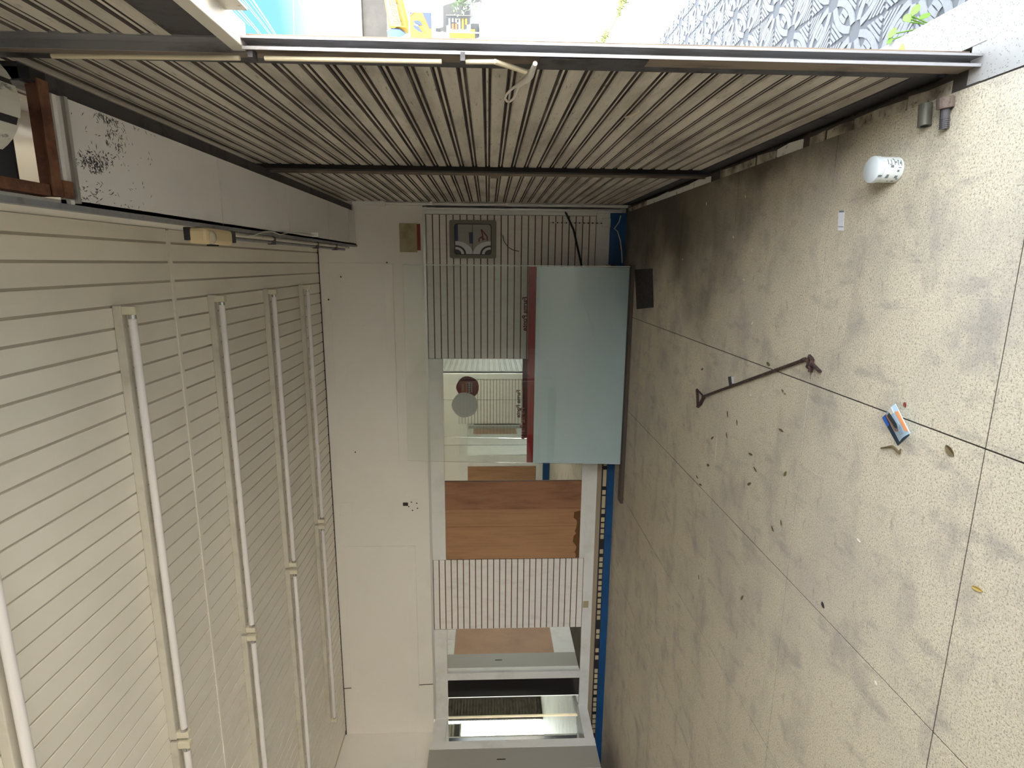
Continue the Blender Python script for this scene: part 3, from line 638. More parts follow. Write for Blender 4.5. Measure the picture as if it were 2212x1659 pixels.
# ---- small framed picture on the slatwall
x0, x1, z0, z1 = 0.056, 0.455, 1.412, 1.915
fp = thing('framed_picture', ((x0+x1)/2, YB-0.01, z0), 'small picture in a thick grey-brown rounded frame on the slatwall', 'picture')
w = 0.06
def rrect(x0, x1, z0, z1, r, y_, n=6):
    pts = []
    for cx, cz, a in ((x1-r, z1-r, 0), (x0+r, z1-r, 90), (x0+r, z0+r, 180), (x1-r, z0+r, 270)):
        for i in range(n+1):
            t = math.radians(a+90*i/n); pts.append((cx+r*math.cos(t), y_, cz+r*math.sin(t)))
    return pts
def ring(outer, inner, dy):
    b_ = B(); n = len(outer); D = Vector((0, dy, 0))
    vs_ = [Vector(p) for p in outer]+[Vector(p) for p in inner]+[Vector(p)+D for p in outer]+[Vector(p)+D for p in inner]
    fs = []
    for i in range(n):
        j = (i+1) % n
        fs += [(i, n+i, n+j, j), (2*n+i, 2*n+j, 3*n+j, 3*n+i), (i, j, 2*n+j, 2*n+i), (n+i, 3*n+i, 3*n+j, n+j)]
    return b_.add(vs_, fs)
ring(rrect(x0, x1, z0, z1, 0.02, YB-0.03), rrect(x0+w*0.62, x1-w*0.62, z0+w*0.85, z1-w*0.85, 0.03, YB-0.03), 0.03).build('frame', m_taupe, fp)
ring(rrect(x0+0.034, x1-0.034, z0+0.048, z1-0.048, 0.03, YB-0.026), rrect(x0+0.044, x1-0.044, z0+0.06, z1-0.06, 0.028, YB-0.026), 0.02).build('frame_lip', m_black, fp)
ya = YB-0.010
pc = B().box(x0+0.03, x1-0.03, ya, ya+0.008, z0+0.04, z1-0.04).build('print', m_pgrey, fp)
# world x to the right on the wall; up z : the picture as seen, right part of the wall is towards +x
ix0, ix1, iz0, iz1 = x0+0.044, x1-0.044, z0+0.06, z1-0.06
iw, ih = ix1-ix0, iz1-iz0
def pp(name, pts, m, k=0): B().prism([(ix0+a*iw, ya-0.0012-0.0006*k, iz0+b_*ih) for a, b_ in pts], (0, 0.0006, 0)).build(name, m, pc)
pp('print_shape', [(0.44, 0.92), (1, 0.92), (1, 1), (0.44, 1)], m_pblue)
pp('print_shape', [(0.36, 0.5), (0.74, 0.5), (0.74, 0.62), (0.36, 0.6)], m_pblue)
pp('print_shape', [(0.0, 0.51), (1.0, 0.51), (1.0, 0.525), (0, 0.525)], m_pdark)
for cz in (0.02, 0.98):
    lobe = []
    for i in range(17):
        t = -math.pi/2+math.pi*i/16; lobe.append((0.44*math.cos(t), cz+0.48*math.sin(t)))
    lobe = [(max(a, 0), min(max(b_, 0), 1)) for a, b_ in lobe]
    pp('print_shape', lobe, m_pwhite, 0)
    for k, r in enumerate((0.30, 0.24, 0.16)):
        lb = [(max(r*math.cos(-math.pi/2+math.pi*i/16), 0), min(max(cz+r*0.95*math.sin(-math.pi/2+math.pi*i/16), 0), 1)) for i in range(17)]
        pp('print_shape', lb, (m_pdark, m_pwhite, m_pdark)[k], k+1)
lg = [(0.46, 0.10), (0.60, 0.10), (0.84, 0.27), (0.62, 0.22), (0.52, 0.33), (0.42, 0.33)]
def stroke(a, b_, wd=0.018):
    d = Vector((b_[0]-a[0], b_[1]-a[1], 0)).normalized(); nn = (-d.y*wd, d.x*wd)
    pp('print_stroke', [(a[0]-nn[0], a[1]-nn[1]), (b_[0]-nn[0], b_[1]-nn[1]), (b_[0]+nn[0], b_[1]+nn[1]), (a[0]+nn[0], a[1]+nn[1])], m_pred, 4)
for a, b_ in zip(lg, lg[1:]): stroke(a, b_)
stroke((0.46, 0.22), (0.60, 0.22)); stroke((0.50, 0.16), (0.56, 0.28))

# ---- poster, stickers, cover plate
p0, p1 = at(862, 482, YB), at(908, 545, YB)
ps = thing('poster', ((p0.x+p1.x)/2, YB-0.003, p1.z), 'torn yellowed paper notice with red edge pasted on the frieze', 'poster')
B().box(p1.x, p0.x, YB-0.004, YB-0.001, p1.z+0.03, p0.z).build('sheet', m_poster, ps)
B().box(p1.x+0.02, p0.x-0.005, YB-0.006, YB-0.001, p1.z-0.005, p1.z+0.032).build('red_margin', m_posterr, ps)
p = at(1265, 1305, YB); tg = B().box(p.x-0.045, p.x+0.045, YB-0.007, YB-0.004, p.z-0.035, p.z+0.035).build('price_tag', m_poster)
tag(tg, 'yellowed square tag stuck on the rail below the left slatwall', 'tag')
p = at(893, 1093, YB); cv = B().cyl((p.x, YB-0.004, p.z), (p.x, YB+0.001, p.z), 0.085, n=28).build('cover_plate', m_frieze)
tag(cv, 'round painted-over cover plate on the frieze above the plywood', 'cover plate')
for a in range(5):
    t = a*1.26+0.4; B().cyl((p.x+0.055*math.cos(t), YB-0.0055, p.z+0.055*math.sin(t)), (p.x+0.055*math.cos(t), YB-0.003, p.z+0.055*math.sin(t)), 0.008, n=8).build('screw_hole', m_mdfd, cv)
q = at(876, 1089, YB); B().box(q.x-0.02, q.x+0.02, YB-0.006, YB, q.z-0.03, q.z+0.03).build('chip', m_mdfd, cv)
p = at(747, 1100, YB); cb = B().box(p.x-0.085, p.x+0.085, YB-0.006, YB, p.z-0.07, p.z+0.07).build('blank_plate', m_frieze, bevel=0.004)
tag(cb, 'square painted-over blank plate near the ceiling on the frieze', 'blank plate')
# ---- cables at the right end
p0, p1 = at(1220, 456, YB), at(1253, 575, YB)
c = B().tube([(p0.x, YB-0.02, p0.z), (p0.x-0.2, YB-0.022, p0.z-0.10), (p1.x-0.02, YB-0.02, p1.z-0.02)], 0.011, 8).build('black_cable', m_cable, smooth=True)
tag(c, 'thick black cable slanting across the bottom of the slatwall', 'cable')
p0, p1 = at(1188, 481, YB), at(1303, 481, YB)
ch = thing('chain', (p0.x, YB-0.015, p1.z), 'thin pale chain hanging on the slatwall beside the shutter corner', 'chain')
zz = p0.z; i = 0
while zz > p1.z:
    B().box(p0.x-0.007, p0.x+0.007, YB-0.012, YB-0.004, zz-0.017, zz).build('link', m_alu if i % 2 == 0 else m_darkst, ch); zz -= 0.024; i += 1
p = at(1308, 481, YB); bx = B().box(p.x-0.05, p.x+0.045, YB-0.03, YB-0.008, p.z-0.05, p.z+0.04).build('junction_box', m_frame, bevel=0.004)
tag(bx, 'small white junction box above the blue skirting', 'junction box')
pts = [at(x, y, YB-0.02) for x, y in [(1341, 466), (1337, 480), (1327, 494), (1334, 500), (1340, 520), (1343, 545), (1344, 568)]]
c = B().tube(pts, 0.006, 6).build('white_cable', m_wcable, smooth=True); tag(c, 'loose white cable hanging over the blue skirting by the corner', 'cable')
pts = [at(x, y, YB-0.01) for x, y in [(1086, 508), (1089, 522), (1098, 534), (1108, 540), (1121, 543)]]
c = B().tube(pts, 0.004, 6).build('thin_wire', m_darkst, smooth=True); tag(c, 'thin grey wire poking from the slatwall under the framed picture', 'wire')
cd = thing('conduit', (0.63, YB-0.06, 0.0), 'white conduit pipe running down the corner beside the shutters', 'conduit')
B().tube([(0.618, YB-0.058, 0.04), (0.618, YB-0.058, 2.62)], 0.012, 10).build('pipe', m_white, cd, smooth=True)
B().box(0.585, 0.64, YB-0.085, YB-0.045, 2.58, 2.66).build('box', m_white, cd)
for z in (0.5, 1.3, 2.1): B().box(0.598, 0.638, YB-0.074, YB-0.045, z-0.012, z+0.012).build('clip', m_frame, cd)
cd2 = B().tube([(0.572, YB-0.044, 0.09), (0.572, YB-0.044, 2.15)], 0.013, 8).build('trim_pipe', m_alu, smooth=True); tag(cd2, 'bright metal edge tube along the slatwall end by the corner', 'edge trim')

# ================================================================== CEILING LIGHTS
rows = [(1.925, 'row nearest the viewpoint'), (2.91, 'second row from the viewpoint'), (3.88, 'middle row'), (4.82, 'second row from back wall'), (5.72, 'row nearest the back wall')]
proto = {}
def lamp(xa, xb, yy, label):
    c = Vector(((xa+xb)/2, yy, ZC))
    t = thing('fluorescent_light', c, label, 'ceiling light', 'unlit fluorescent tubes on the board ceiling')
    key = round(xa, 2)
    if key not in proto:
        parts = [B().box(xb, xa, yy-0.022, yy+0.022, 3.288, 3.3295).build('batten', m_batten, t, bevel=0.004)]
        for xs in (xa, xb):
            d = -1 if xs == xa else 1
            parts.append(B().box(xs+d*0.005, xs+d*0.045, yy-0.018, yy+0.02, 3.222, 3.292).build('socket', m_sock, t, bevel=0.004))
            parts.append(B().cyl((xs+d*0.045, yy, 3.25), (xs+d*0.07, yy, 3.25), 0.0185, n=16).build('end_cap', m_chrome, t, smooth=True))
        parts.append(B().cyl((xa-0.066, yy, 3.25), (xb+0.066, yy, 3.25), 0.0195, n=20).build('tube', m_tube, t, smooth=True))
        proto[key] = (c, parts)
    else:
        c0, parts = proto[key]
        for q in parts: copy_part(q, q.name.split('.')[0], wloc(q)-c0+c, t)
    return t
for yy, nm in rows:
    lamp(-0.215, -2.695, yy, 'unlit fluorescent ceiling tube, shutter end of the %s' % nm)
    lamp(-2.715, -5.14, yy, 'unlit fluorescent ceiling tube, left wall end of the %s' % nm)

# ---- emergency lamp and its wiring on the bulkhead
em = thing('emergency_lamp', (0.12, 3.1, 2.86), 'yellowed emergency lamp hanging on the bulkhead edge', 'lamp')
B().box(0.085, 0.162, 2.96, 3.26, 2.875, 2.975).build('housing', m_yellow, em, bevel=0.018)
B().box(0.10, 0.163, 2.955, 3.262, 2.955, 2.985).build('back_plate', m_black, em, bevel=0.004)
B().lathe((0.118, 3.02, 2.862), [(0.0, 0.0), (0.02, 0.002), (0.033, 0.012), (0.036, 0.03), (0.0, 0.032)], 20).build('lens', m_lens, em, smooth=True)
B().box(0.078, 0.088, 3.11, 3.17, 2.915, 2.95).build('switch_panel', m_black, em)
B().box(0.10, 0.16, 3.26, 3.33, 2.89, 2.965).build('end_box', m_darkst, em, bevel=0.004)
pts = [onz(x, y, 2.898) for x, y in [(492, 505), (510, 508), (530, 511), (550, 508), (568, 501), (588, 500), (605, 507), (622, 502), (650, 503), (682, 508)]]
c = B().tube(pts, 0.004, 6).build('lamp_cord', m_wcable, smooth=True); tag(c, 'wavy white cord running from the emergency lamp along the bulkhead', 'cord')
q = onz(684, 508, 2.88); c = B().box(q.x-0.015, q.x+0.02, q.y-0.02, q.y+0.03, 2.862, 2.917).build('plug', m_white, bevel=0.004); tag(c, 'small white plug at the end of the lamp cord', 'plug')
c = thing('conduit', (0.14, 4.7, 2.92), 'pair of grey conduits along the lower bulkhead edge', 'conduit')
B().tube([(0.150, 3.34, 2.93), (0.150, 6.10, 2.93)], 0.013, 8).build('pipe', m_batten, c, smooth=True)
B().tube([(0.128, 3.34, 2.945), (0.128, 6.0, 2.945)], 0.011, 8).build('pipe', m_angle, c, smooth=True)
for yy in (4.0, 5.0, 5.6): B().box(0.112, 0.166, yy-0.012, yy+0.012, 2.915, 2.962).build('clip', m_darkst, c)

# ================================================================== THINGS ON THE FLOOR
# white jar
jc = Vector((0.350, 2.170, 0.0)); r = 0.0445; hj = at(1881, 362, 2.17).z
jr = thing('plastic_jar', jc, 'white plastic jar with printed label and lid standing on floor', 'jar')
B().lathe(jc, [(r-0.004, 0), (r, 0.004), (r, hj-0.028), (r-0.004, hj-0.024)], 36).build('body', m_jar, jr, smooth=True)
B().lathe(jc+Vector((0, 0, hj-0.025)), [(r+0.0005, 0), (r+0.002, 0.003), (r+0.002, 0.021), (r-0.003, 0.025), (0.001, 0.0245)], 36).build('lid', m_lid, jr, smooth=True)
rr = random.Random(5)
def onjar(th, z, dth, dz, m, name='print_mark', rad=None):
    R_ = (rad or r)+0.0006; vs_, n = [], 4
    for i in range(n+1):
        a = th+dth*i/n
        for zz in (z, z+dz): vs_.append((jc.x+R_*math.cos(a), jc.y+R_*math.sin(a), zz))
    b_ = B().add(vs_, [(2*i, 2*i+2, 2*i+3, 2*i+1) for i in range(n)]); return b_.build(name, m, jr)
th0 = -math.pi/2-0.17
for k in range(14):
    th = th0+rr.uniform(-1.1, 0.95); z = rr.uniform(0.008, hj-0.045)
    onjar(th, z, rr.uniform(0.06, 0.25), rr.uniform(0.003, 0.012), m_ink)
for k in range(5): onjar(th0+0.35+0.02*k, 0.012+0.012*k, 0.5, 0.0025, m_ink)
onjar(th0-0.55, hj-0.020, 0.18, 0.014, m_ink, rad=r+0.002)
# sleeve and bolt
p = Vector((0.505, 2.035, 0.0205))
b_ = B(); n = 20
a = Vector((1, 0.12, 0)).normalized(); q0, q1 = p+a*0.036, p-a*0.036
b_.cyl(q0, q1, 0.0205, n=n, caps=False)
t_ = a.orthogonal().normalized(); c_ = a.cross(t_)
for q_, s_ in ((q0, 1), (q1, -1)):
    b_.add([q_+(t_*math.cos(2*math.pi*i/n)+c_*math.sin(2*math.pi*i/n))*rad for rad in (0.0205, 0.012) for i in range(n)], [(i, (i+1) % n, n+(i+1) % n, n+i) for i in range(n)])
sv = thing('rubber_sleeve', (p.x, p.y, 0), 'hollow grey-green sleeve lying beside the bolt near the post', 'sleeve')
b_.build('wall', m_rub, sv, smooth=True)
B().cyl(q0-a*0.002, q1+a*0.002, 0.0122, n=16).build('bore', m_dark, sv)
B().cyl(q0-a*0.012, q0-a*0.016, 0.0212, n=20).build('band', m_rub, sv)
bt = thing('bolt', (0.49, 1.945, 0), 'rusty stubby bolt lying beside the shutter post', 'bolt')
a = Vector((-1, 0.06, -0.16)).normalized(); h0 = Vector((0.538, 1.945, 0.026))
B().cyl(h0, h0+a*0.034, 0.025, n=18).build('head', mat('bolt_rust', (0.16, 0.12, 0.10), 0.7, 0.2, [('noise', 60, (0.07, 0.05, 0.045), 0.5, 0.7, S1, 4)]), bt, bevel=0.003)
B().cyl(h0+a*0.034, h0+a*0.095, 0.0135, 0.0125, n=14).build('shank', m_darkst, bt)
for k in range(6): B().cyl(h0+a*(0.062+k*0.006), h0+a*(0.065+k*0.006), 0.0145, n=14).build('thread', m_darkst, bt)
# white card
cdq = thing('paper_card', (0.193, 2.478, 0), 'small white card with grey edge lying on the floor', 'card')
B().prism([onz(1812, 455), onz(1824, 455), onz(1822, 498), onz(1810, 498)], (0, 0, 0.0015)).build('sheet', m_card, cdq)
B().prism([onz(1812.5, 455, 0.0018), onz(1823.5, 455, 0.0018), onz(1823.3, 458.5, 0.0018), onz(1812.3, 459, 0.0018)], (0, 0, 0.0005)).build('printed_edge', m_ink, cdq)
B().prism([onz(1810.5, 489, 0.0018), onz(1822, 489, 0.0018), onz(1822, 490.5, 0.0018), onz(1810.5, 490.5, 0.0018)], (0, 0, 0.0005)).build('printed_line', m_ink, cdq)
# rusty rod
ra, rb = onz(1521, 857), onz(1738, 779)
rd = thing('iron_rod', ((ra.x+rb.x)/2, (ra.y+rb.y)/2, 0), 'long rusty iron rod with bracket and hook ends on the floor', 'rod')
B().tube([ra+Vector((0, 0, 0.012)), (ra+rb)/2+Vector((0, 0, 0.013)), rb+Vector((0, 0, 0.012))], 0.009, 8).build('shaft', m_rustd, rd)
t1, t2, t3 = onz(1509, 841), onz(1511, 878), onz(1524, 857)
zz = Vector((0, 0, 0.012))
B().tube([t1+zz, t2+zz], 0.010, 6).build('bracket_bar', m_rustd, rd); B().tube([t2+zz, onz(1517, 872)+zz, t3+zz], 0.013, 6).build('bracket_arm', m_rustd, rd); B().tube([t1+zz, t3+zz], 0.007, 6).build('bracket_arm', m_rustd, rd)
hk = [onz(x, y)+zz for x, y in [(1736, 780), (1744, 776), (1752, 780), (1755, 770), (1760, 778), (1758, 788), (1750, 792)]]
B().tube(hk, 0.011, 6).build('hook', m_rustd, rd)
B().tube([onz(1752, 782)+zz, onz(1764, 790)+zz, onz(1777, 803)+zz], 0.009, 6).build('hook_end', m_rustd, rd)
B().tube([onz(1752, 782)+zz, onz(1757, 796)+zz, onz(1756, 803)+zz], 0.011, 6).build('hook_end', m_rustd, rd)
# scraps by the rod
sp_ = thing('printed_scrap', onz(1580, 823), 'little black and white printed scrap lying beside the iron rod', 'scrap')
B().prism([onz(1573, 814), onz(1584, 812), onz(1587, 833), onz(1576, 836)], (0, 0, 0.002)).build('sheet', m_pdark, sp_)
B().prism([onz(1579.5, 813.5, 0.0022), onz(1584.5, 812.5, 0.0022), onz(1586.5, 828, 0.0022), onz(1581.5, 829, 0.0022)], (0, 0, 0.0006)).build('white_patch', m_card, sp_)
# folded leaflet: a sheet folded in two, the upper leaf lifted along its fold
lf = thing('leaflet', (-0.565, 1.975, 0), 'folded glossy leaflet, pale blue with orange stripe and photo corner', 'leaflet')
Va, Vb = onz(1934, 872, 0.035), onz(1966, 936, 0.040)           # fold, lifted
Ua, Ub = onz(1913, 897, 0.012), onz(1943, 954, 0.008)           # free edge of the upper leaf
def uv(s_, t_, dz=0.0):
    a_, b_ = Va.lerp(Vb, s_), Ua.lerp(Ub, s_); p_ = a_.lerp(b_, t_); p_.z += 0.012*math.sin(math.pi*t_)*0.6+dz; return p_
def patch(name, pts, m, dz=0.0, n=6, parent=lf):
    """pts: list of (s, t) outlines sampled on the curved leaf"""
    b_ = B()
    up_ = [uv(s_, t_, dz) for s_, t_ in pts]; lo_ = [q-Vector((0, 0, 0.0012)) for q in up_]; k = len(pts)
    b_.add(up_+lo_, [tuple(range(k)), tuple(range(2*k-1, k-1, -1))]+[(i, k+i, k+(i+1) % k, (i+1) % k) for i in range(k)]); return b_.build(name, m, parent)
nst = 6
for i in range(nst):
    t0_, t1_ = i/nst, (i+1)/nst
    patch('paper_strip', [(0, t0_), (1, t0_), (1, t1_), (0, t1_)], m_leaflet)
patch('orange_stripe', [(0.25, 0.02), (0.93, 0.02), (0.90, 0.10), (0.22, 0.12)], m_lora, 0.0018); patch('orange_stripe', [(0.22, 0.12), (0.90, 0.10), (0.88, 0.18), (0.2, 0.2)], m_lora, 0.0018)
patch('photo_dark', [(0.10, 0.52), (0.55, 0.42), (0.70, 0.50), (0.60, 0.68), (0.10, 0.80)], m_lteal, 0.0022)
patch('photo_tan', [(0.05, 0.84), (0.60, 0.72), (0.72, 0.55), (0.76, 0.62), (0.66, 0.84), (0.05, 0.98)], m_lskin, 0.0024)
patch('photo_pale', [(0.02, 0.25), (0.22, 0.28), (0.20, 0.48), (0.02, 0.55)], m_scrap, 0.0022)
for k in range(3): patch('print_line', [(0.62+0.02*k, 0.28+0.10*k), (0.92, 0.30+0.10*k), (0.92, 0.315+0.10*k), (0.62+0.02*k, 0.295+0.10*k)], m_ink, 0.0022)
La, Lb, Lc, Ld = onz(1906, 902), onz(1940, 963), onz(1965, 940), onz(1934, 878)
B().prism([La, Lb, Lc, Ld], (0, 0, 0.0015)).build('lower_leaf', m_lnavy, lf)
B().prism([onz(1906, 902, 0.002), onz(1917, 922, 0.002), onz(1921, 918, 0.002), onz(1911, 897, 0.002)], (0, 0, 0.0008)).build('blue_corner', m_lblue, lf)
# dry plant stalk next to the leaflet
pts = [onz(x, y, 0.006) for x, y in [(1903, 968), (1915, 966), (1927, 964), (1935, 970), (1942, 978), (1946, 970)]]
c = B().tube(pts, [0.003, 0.004, 0.005, 0.005, 0.006, 0.002], 6).build('dry_stalk', m_leafb); tag(c, 'curled dry plant stalk on the floor beside the leaflet', 'stalk')
# small leaves and scraps, one object each
def leaf(x, y, ln, wd, ang, m, name, label, cat, group):
    c = onz(x, y); ca, sa = math.cos(ang), math.sin(ang)
    prof = [(-0.5, 0), (-0.25, 0.42), (0.1, 0.5), (0.38, 0.28), (0.5, 0), (0.36, -0.32), (0.05, -0.48), (-0.28, -0.36)]
    top = [Vector((c.x+ca*a*ln-sa*b_*wd, c.y+sa*a*ln+ca*b_*wd, 0.002+0.25*wd*abs(b_)+0.12*ln*max(a, 0))) for a, b_ in prof]
    ctr = Vector((c.x, c.y, 0.002)); vs_ = [ctr]+top+[v-Vector((0, 0, 0.0012)) for v in [ctr]+top]; n = len(prof)
    fs = [(0, 1+i, 1+(i+1) % n) for i in range(n)]+[(n+1, n+2+(i+1) % n, n+2+i) for i in range(n)]+[(1+i, n+2+i, n+2+(i+1) % n, 1+(i+1) % n) for i in range(n)]
    o_ = B().add(vs_, fs).build(name, m); tag(o_, label, cat, group); return o_
rr = random.Random(9)
z8 = lambda a, b_: (1400+a/2.724, 700+b_/2.724)
for a, b_ in [(465, 655), (785, 625), (605, 765), (632, 855), (598, 940), (300, 1490), (355, 830), (380, 670), (320, 265), (470, 530), (735, 1205), (555, 1610), (800, 400), (290, 900), (310, 945)]:
    x, y = z8(a, b_); leaf(x, y, rr.uniform(0.03, 0.05), rr.uniform(0.012, 0.02), rr.uniform(0, 3), m_leafb, 'leaf_scrap', 'small dry brown leaf scrap scattered on the terrazzo floor', 'leaf', 'brown leaf scraps on the floor')
for a, b_ in [(810, 880), (785, 1170), (525, 580), (710, 235)]:
    x, y = z8(a, b_); leaf(x, y, rr.uniform(0.03, 0.045), rr.uniform(0.012, 0.02), rr.uniform(0, 3), m_leafo, 'leaf_scrap', 'small olive green leaf scrap scattered on the terrazzo floor', 'leaf', 'olive leaf scraps on the floor')
for x, y, ln in [(1700+40, 1201+20, 0.03), (1603, 1200+215, 0.0), ]: pass
leaf(*z8(1780, 745), 0.045, 0.026, 1.0, m_leafb, 'dry_leaf', 'curled brown leaf lying beyond the leaflet near the joint crossing', 'leaf', None)
leaf(2113, 1272, 0.040, 0.014, 1.7, m_leafy, 'dry_leaf', 'yellow dry leaf near the right-hand end of the floor joint', 'leaf', None)
leaf(*z8(1515, 475), 0.020, 0.016, 0.3, m_leafr, 'dry_leaf', 'tiny red leaf on the floor just above the leaflet', 'leaf', None)
leaf(1779, 1307, 0.030, 0.020, 0.6, m_dark, 'dry_leaf', 'tiny black leaf lying beside the diagonal floor joint', 'leaf', None)
for x, y in [(1611, 424), (1475, 560), (1391, 615), (1377, 635), (1527, 440), (1585, 512), (1608, 604), (1626, 698), (1540, 727), (1622, 853), (1695, 848), (1856, 1167), (1893, 1475), (1345, 1189), (1625, 540)]:
    leaf(x, y, rr.uniform(0.014, 0.028), rr.uniform(0.008, 0.012), rr.uniform(0, 3), m_scrap, 'paper_scrap', 'tiny pale paper scrap scattered on the dirty floor', 'scrap', 'pale scraps on the floor')
# black mat by the corner
mt_ = B().prism([onz(1372, 582), onz(1410, 580), onz(1412, 664), onz(1376, 668)], (0, 0, 0.004)).build('rubber_mat', m_matb)
tag(mt_, 'small dirty black mat on the floor by the glass sheet', 'mat')
# cream wire clips stuck in the shutter grooves
p = P(1380, 240, 0.622); c = B().tube([p, p+Vector((-0.004, 0.05, 0.014)), p+Vector((0.0, 0.11, 0.03))], 0.004, 6).build('twig', m_cream); tag(c, 'cream twig caught in a groove of the nearer closed shutter', 'twig')

# ================================================================== OUTDOORS
def gz(y): return -0.15+max(0.0, y-9.0)*0.088
stn = [-40, 0, 9, 16, 24, 34, 60, 120]
b_ = B()
for a, c in zip(stn, stn[1:]):
    b_.add([(-60, a, gz(a)-0.14), (90, a, gz(a)-0.14), (90, c, gz(c)-0.14), (-60, c, gz(c)-0.14)], [(0, 1, 2, 3)])
st = b_.build('street', m_asph); tag(st, 'sun-bleached asphalt street rising away outside the open bay', 'street', kind='structure')
b_ = B()
for a, c in zip(stn[1:6], stn[2:6]): b_.prism([(3.12, a, gz(a)-0.25), (3.36, a, gz(a)-0.25), (3.36, a, gz(a)), (3.12, a, gz(a))], (0, c-a, gz(c)-gz(a)))
cb_ = b_.build('curb', m_curb); tag(cb_, 'yellow painted curb along the pavement outside', 'curb', kind='structure')
b_ = B()
for a, c in zip(stn[1:6], stn[2:6]): b_.prism([(3.36, a, gz(a)-0.25), (3.75, a, gz(a)-0.25), (3.75, a, gz(a)-0.11), (3.36, a, gz(a)-0.11)], (0, c-a, gz(c)-gz(a)))
gt = b_.build('gutter', m_gut); tag(gt, 'grey concrete gutter strip below the yellow curb', 'gutter', kind='structure')
b_ = B()
for a, c in zip(stn[:6], stn[1:6]): b_.prism([(0.83, a, gz(a)-0.25), (3.12, a, gz(a)-0.25), (3.12, a, gz(a)-0.016), (0.83, a, gz(a)-0.016)], (0, c-a, gz(c)-gz(a)))
sw = b_.build('pavement', m_tilej); tag(sw, 'pavement of embossed leaf-pattern tiles outside the doorstep', 'pavement', kind='structure')
# embossed tile 0.2 m
def tile_mesh():
    b_ = B(); T = 0.2; b_.box(-0.1, 0.1, -0.1, 0.1, -0.02, -0.006, 1)
    d = T/math.sqrt(2)
    for c, base in (((0.1, -0.1), math.radians(135)), ((-0.1, 0.1), math.radians(-45))):
        for r0, r1 in ((0.1680, 0.1985), (0.1445, 0.1645)):
            ph = math.acos(min(1, d/r0)); k = 5
            for i in range(k):
                t0, t1 = base-ph+2*ph*i/k, base-ph+2*ph*(i+1)/k
                q = lambda r, t: (min(max(c[0]+r*math.cos(t), -0.099), 0.099), min(max(c[1]+r*math.sin(t), -0.099), 0.099), -0.006)
                b_.prism([q(r0, t0), q(r1, t0), q(r1, t1), q(r0, t1)], (0, 0, 0.006), 0)
    for s_ in (1, -1):
        for i in range(4):   # chevron bars in the two free corners
            w = 0.018+i*0.0
            off = 0.205+i*0.019
            L_ = [0.075, 0.055, 0.035, 0.016][i]
            cx, cy_ = -s_*off/2/math.sqrt(2)*0.985, s_*off/2/math.sqrt(2)*0.985
            cx *= 1.0; a_ = Vector((1, 1, 0))/math.sqrt(2); n_ = Vector((-s_, s_, 0))/math.sqrt(2)
            c0 = n_*(0.0615+i*0.0185)
            b_.prism([c0-a_*L_*0.9-n_*0.0035+Vector((0, 0, -0.006)), c0+a_*L_*0.9-n_*0.0035+Vector((0, 0, -0.006)), c0+a_*L_*0.75+n_*0.009+Vector((0, 0, -0.006)), c0-a_*L_*0.75+n_*0.009+Vector((0, 0, -0.006))], (0, 0, 0.006), 0)
    return b_
tb = tile_mesh(); src = None; cnt = 0
for j in range(28):
    for i in range(11):
        X, Y = 0.94+0.2*i, 1.1+0.2*j
        if cnt >= 300 or X > 3.1: continue
        if src is None:
            src = tb.build('tile', [m_tile, m_tilej], sw, origin=(0, 0, 0)); place(src, (X, Y, -0.15), sw)
        else: copy_part(src, 'tile', (X, Y, -0.15), sw).rotation_euler = (0, 0, math.pi/2*((i+j) % 2))
        cnt += 1
b_ = B()
for j in range(6, 34):
    for i in range(11):
        Y = 1.1+0.2*j+4.4
        if Y < 6.65: continue
        b_.v += [Vector((p.x+0.94+0.2*i, p.y+Y, p.z+gz(Y))) for p in tb.v]; o_ = len(b_.v)-len(tb.v)
        b_.f += [tuple(o_+k for k in f) for f in tb.f]; b_.m += tb.m
ft = b_.build('far_tiles', [m_tile, m_tilej], sw); ft['kind'] = 'stuff'
# weeds along the curb
b_ = B(); rr = random.Random(21)
for i in range(420):
    Y = rr.choice([rr.uniform(7.0, 8.0), rr.uniform(8.6, 10)]); X = 3.11+rr.gauss(0, 0.05); h = rr.uniform(0.02, 0.09); a = rr.uniform(0, 6.28)
    b_.add([(X-0.006, Y, gz(Y)-0.01), (X+0.006, Y, gz(Y)-0.01), (X+math.cos(a)*h*0.7, Y+math.sin(a)*h*0.7, gz(Y)+h)], [(0, 1, 2)])
wd = b_.build('weeds', m_grass); tag(wd, 'green weeds growing along the yellow curb', 'weeds', kind='stuff')
# young plant at the doorstep
pb = Vector((0.875, 2.30, -0.15))
yp = thing('young_plant', pb, 'young bright green plant growing against the doorstep outside', 'plant')
def pleaf(tip, base, wd):
    tip, base = Vector(tip), Vector(base); d = tip-base; sd_ = d.cross(Vector((0.3, -1, 0.6))).normalized()*wd
    pts = [base, base+d*0.3+sd_*0.8, base+d*0.6+sd_, base+d*0.88+sd_*0.6, tip, base+d*0.88-sd_*0.6, base+d*0.6-sd_, base+d*0.3-sd_*0.8]
    n_ = d.cross(sd_).normalized()*0.001
    B().prism(pts, n_).build('leaf', m_plant, yp)
    B().tube([pb+Vector((0, rr.uniform(-0.02, 0.02), 0)), base], 0.0025, 5).build('stem', m_plant, yp)
for tx, ty, bx_, by_, w in [(1920, 70, 1936, 72, 0.022), (1958, 30, 1966, 48, 0.018), (1985, 8, 1970, 35, 0.014), (2010, 28, 1984, 42, 0.012), (1975, 34, 1968, 42, 0.010), (1915, 92, 1930, 84, 0.012)]:
    pleaf(at(tx, ty, 2.30), at(bx_, by_, 2.28), w)
q = onz(1948, 113); c = B().prism([(q.x, q.y-0.02, 0.001), (q.x+0.03, q.y, 0.001), (q.x, q.y+0.02, 0.012), (q.x-0.02, q.y, 0.004)], (0, 0, 0.001)).build('dry_leaf', m_leafy)
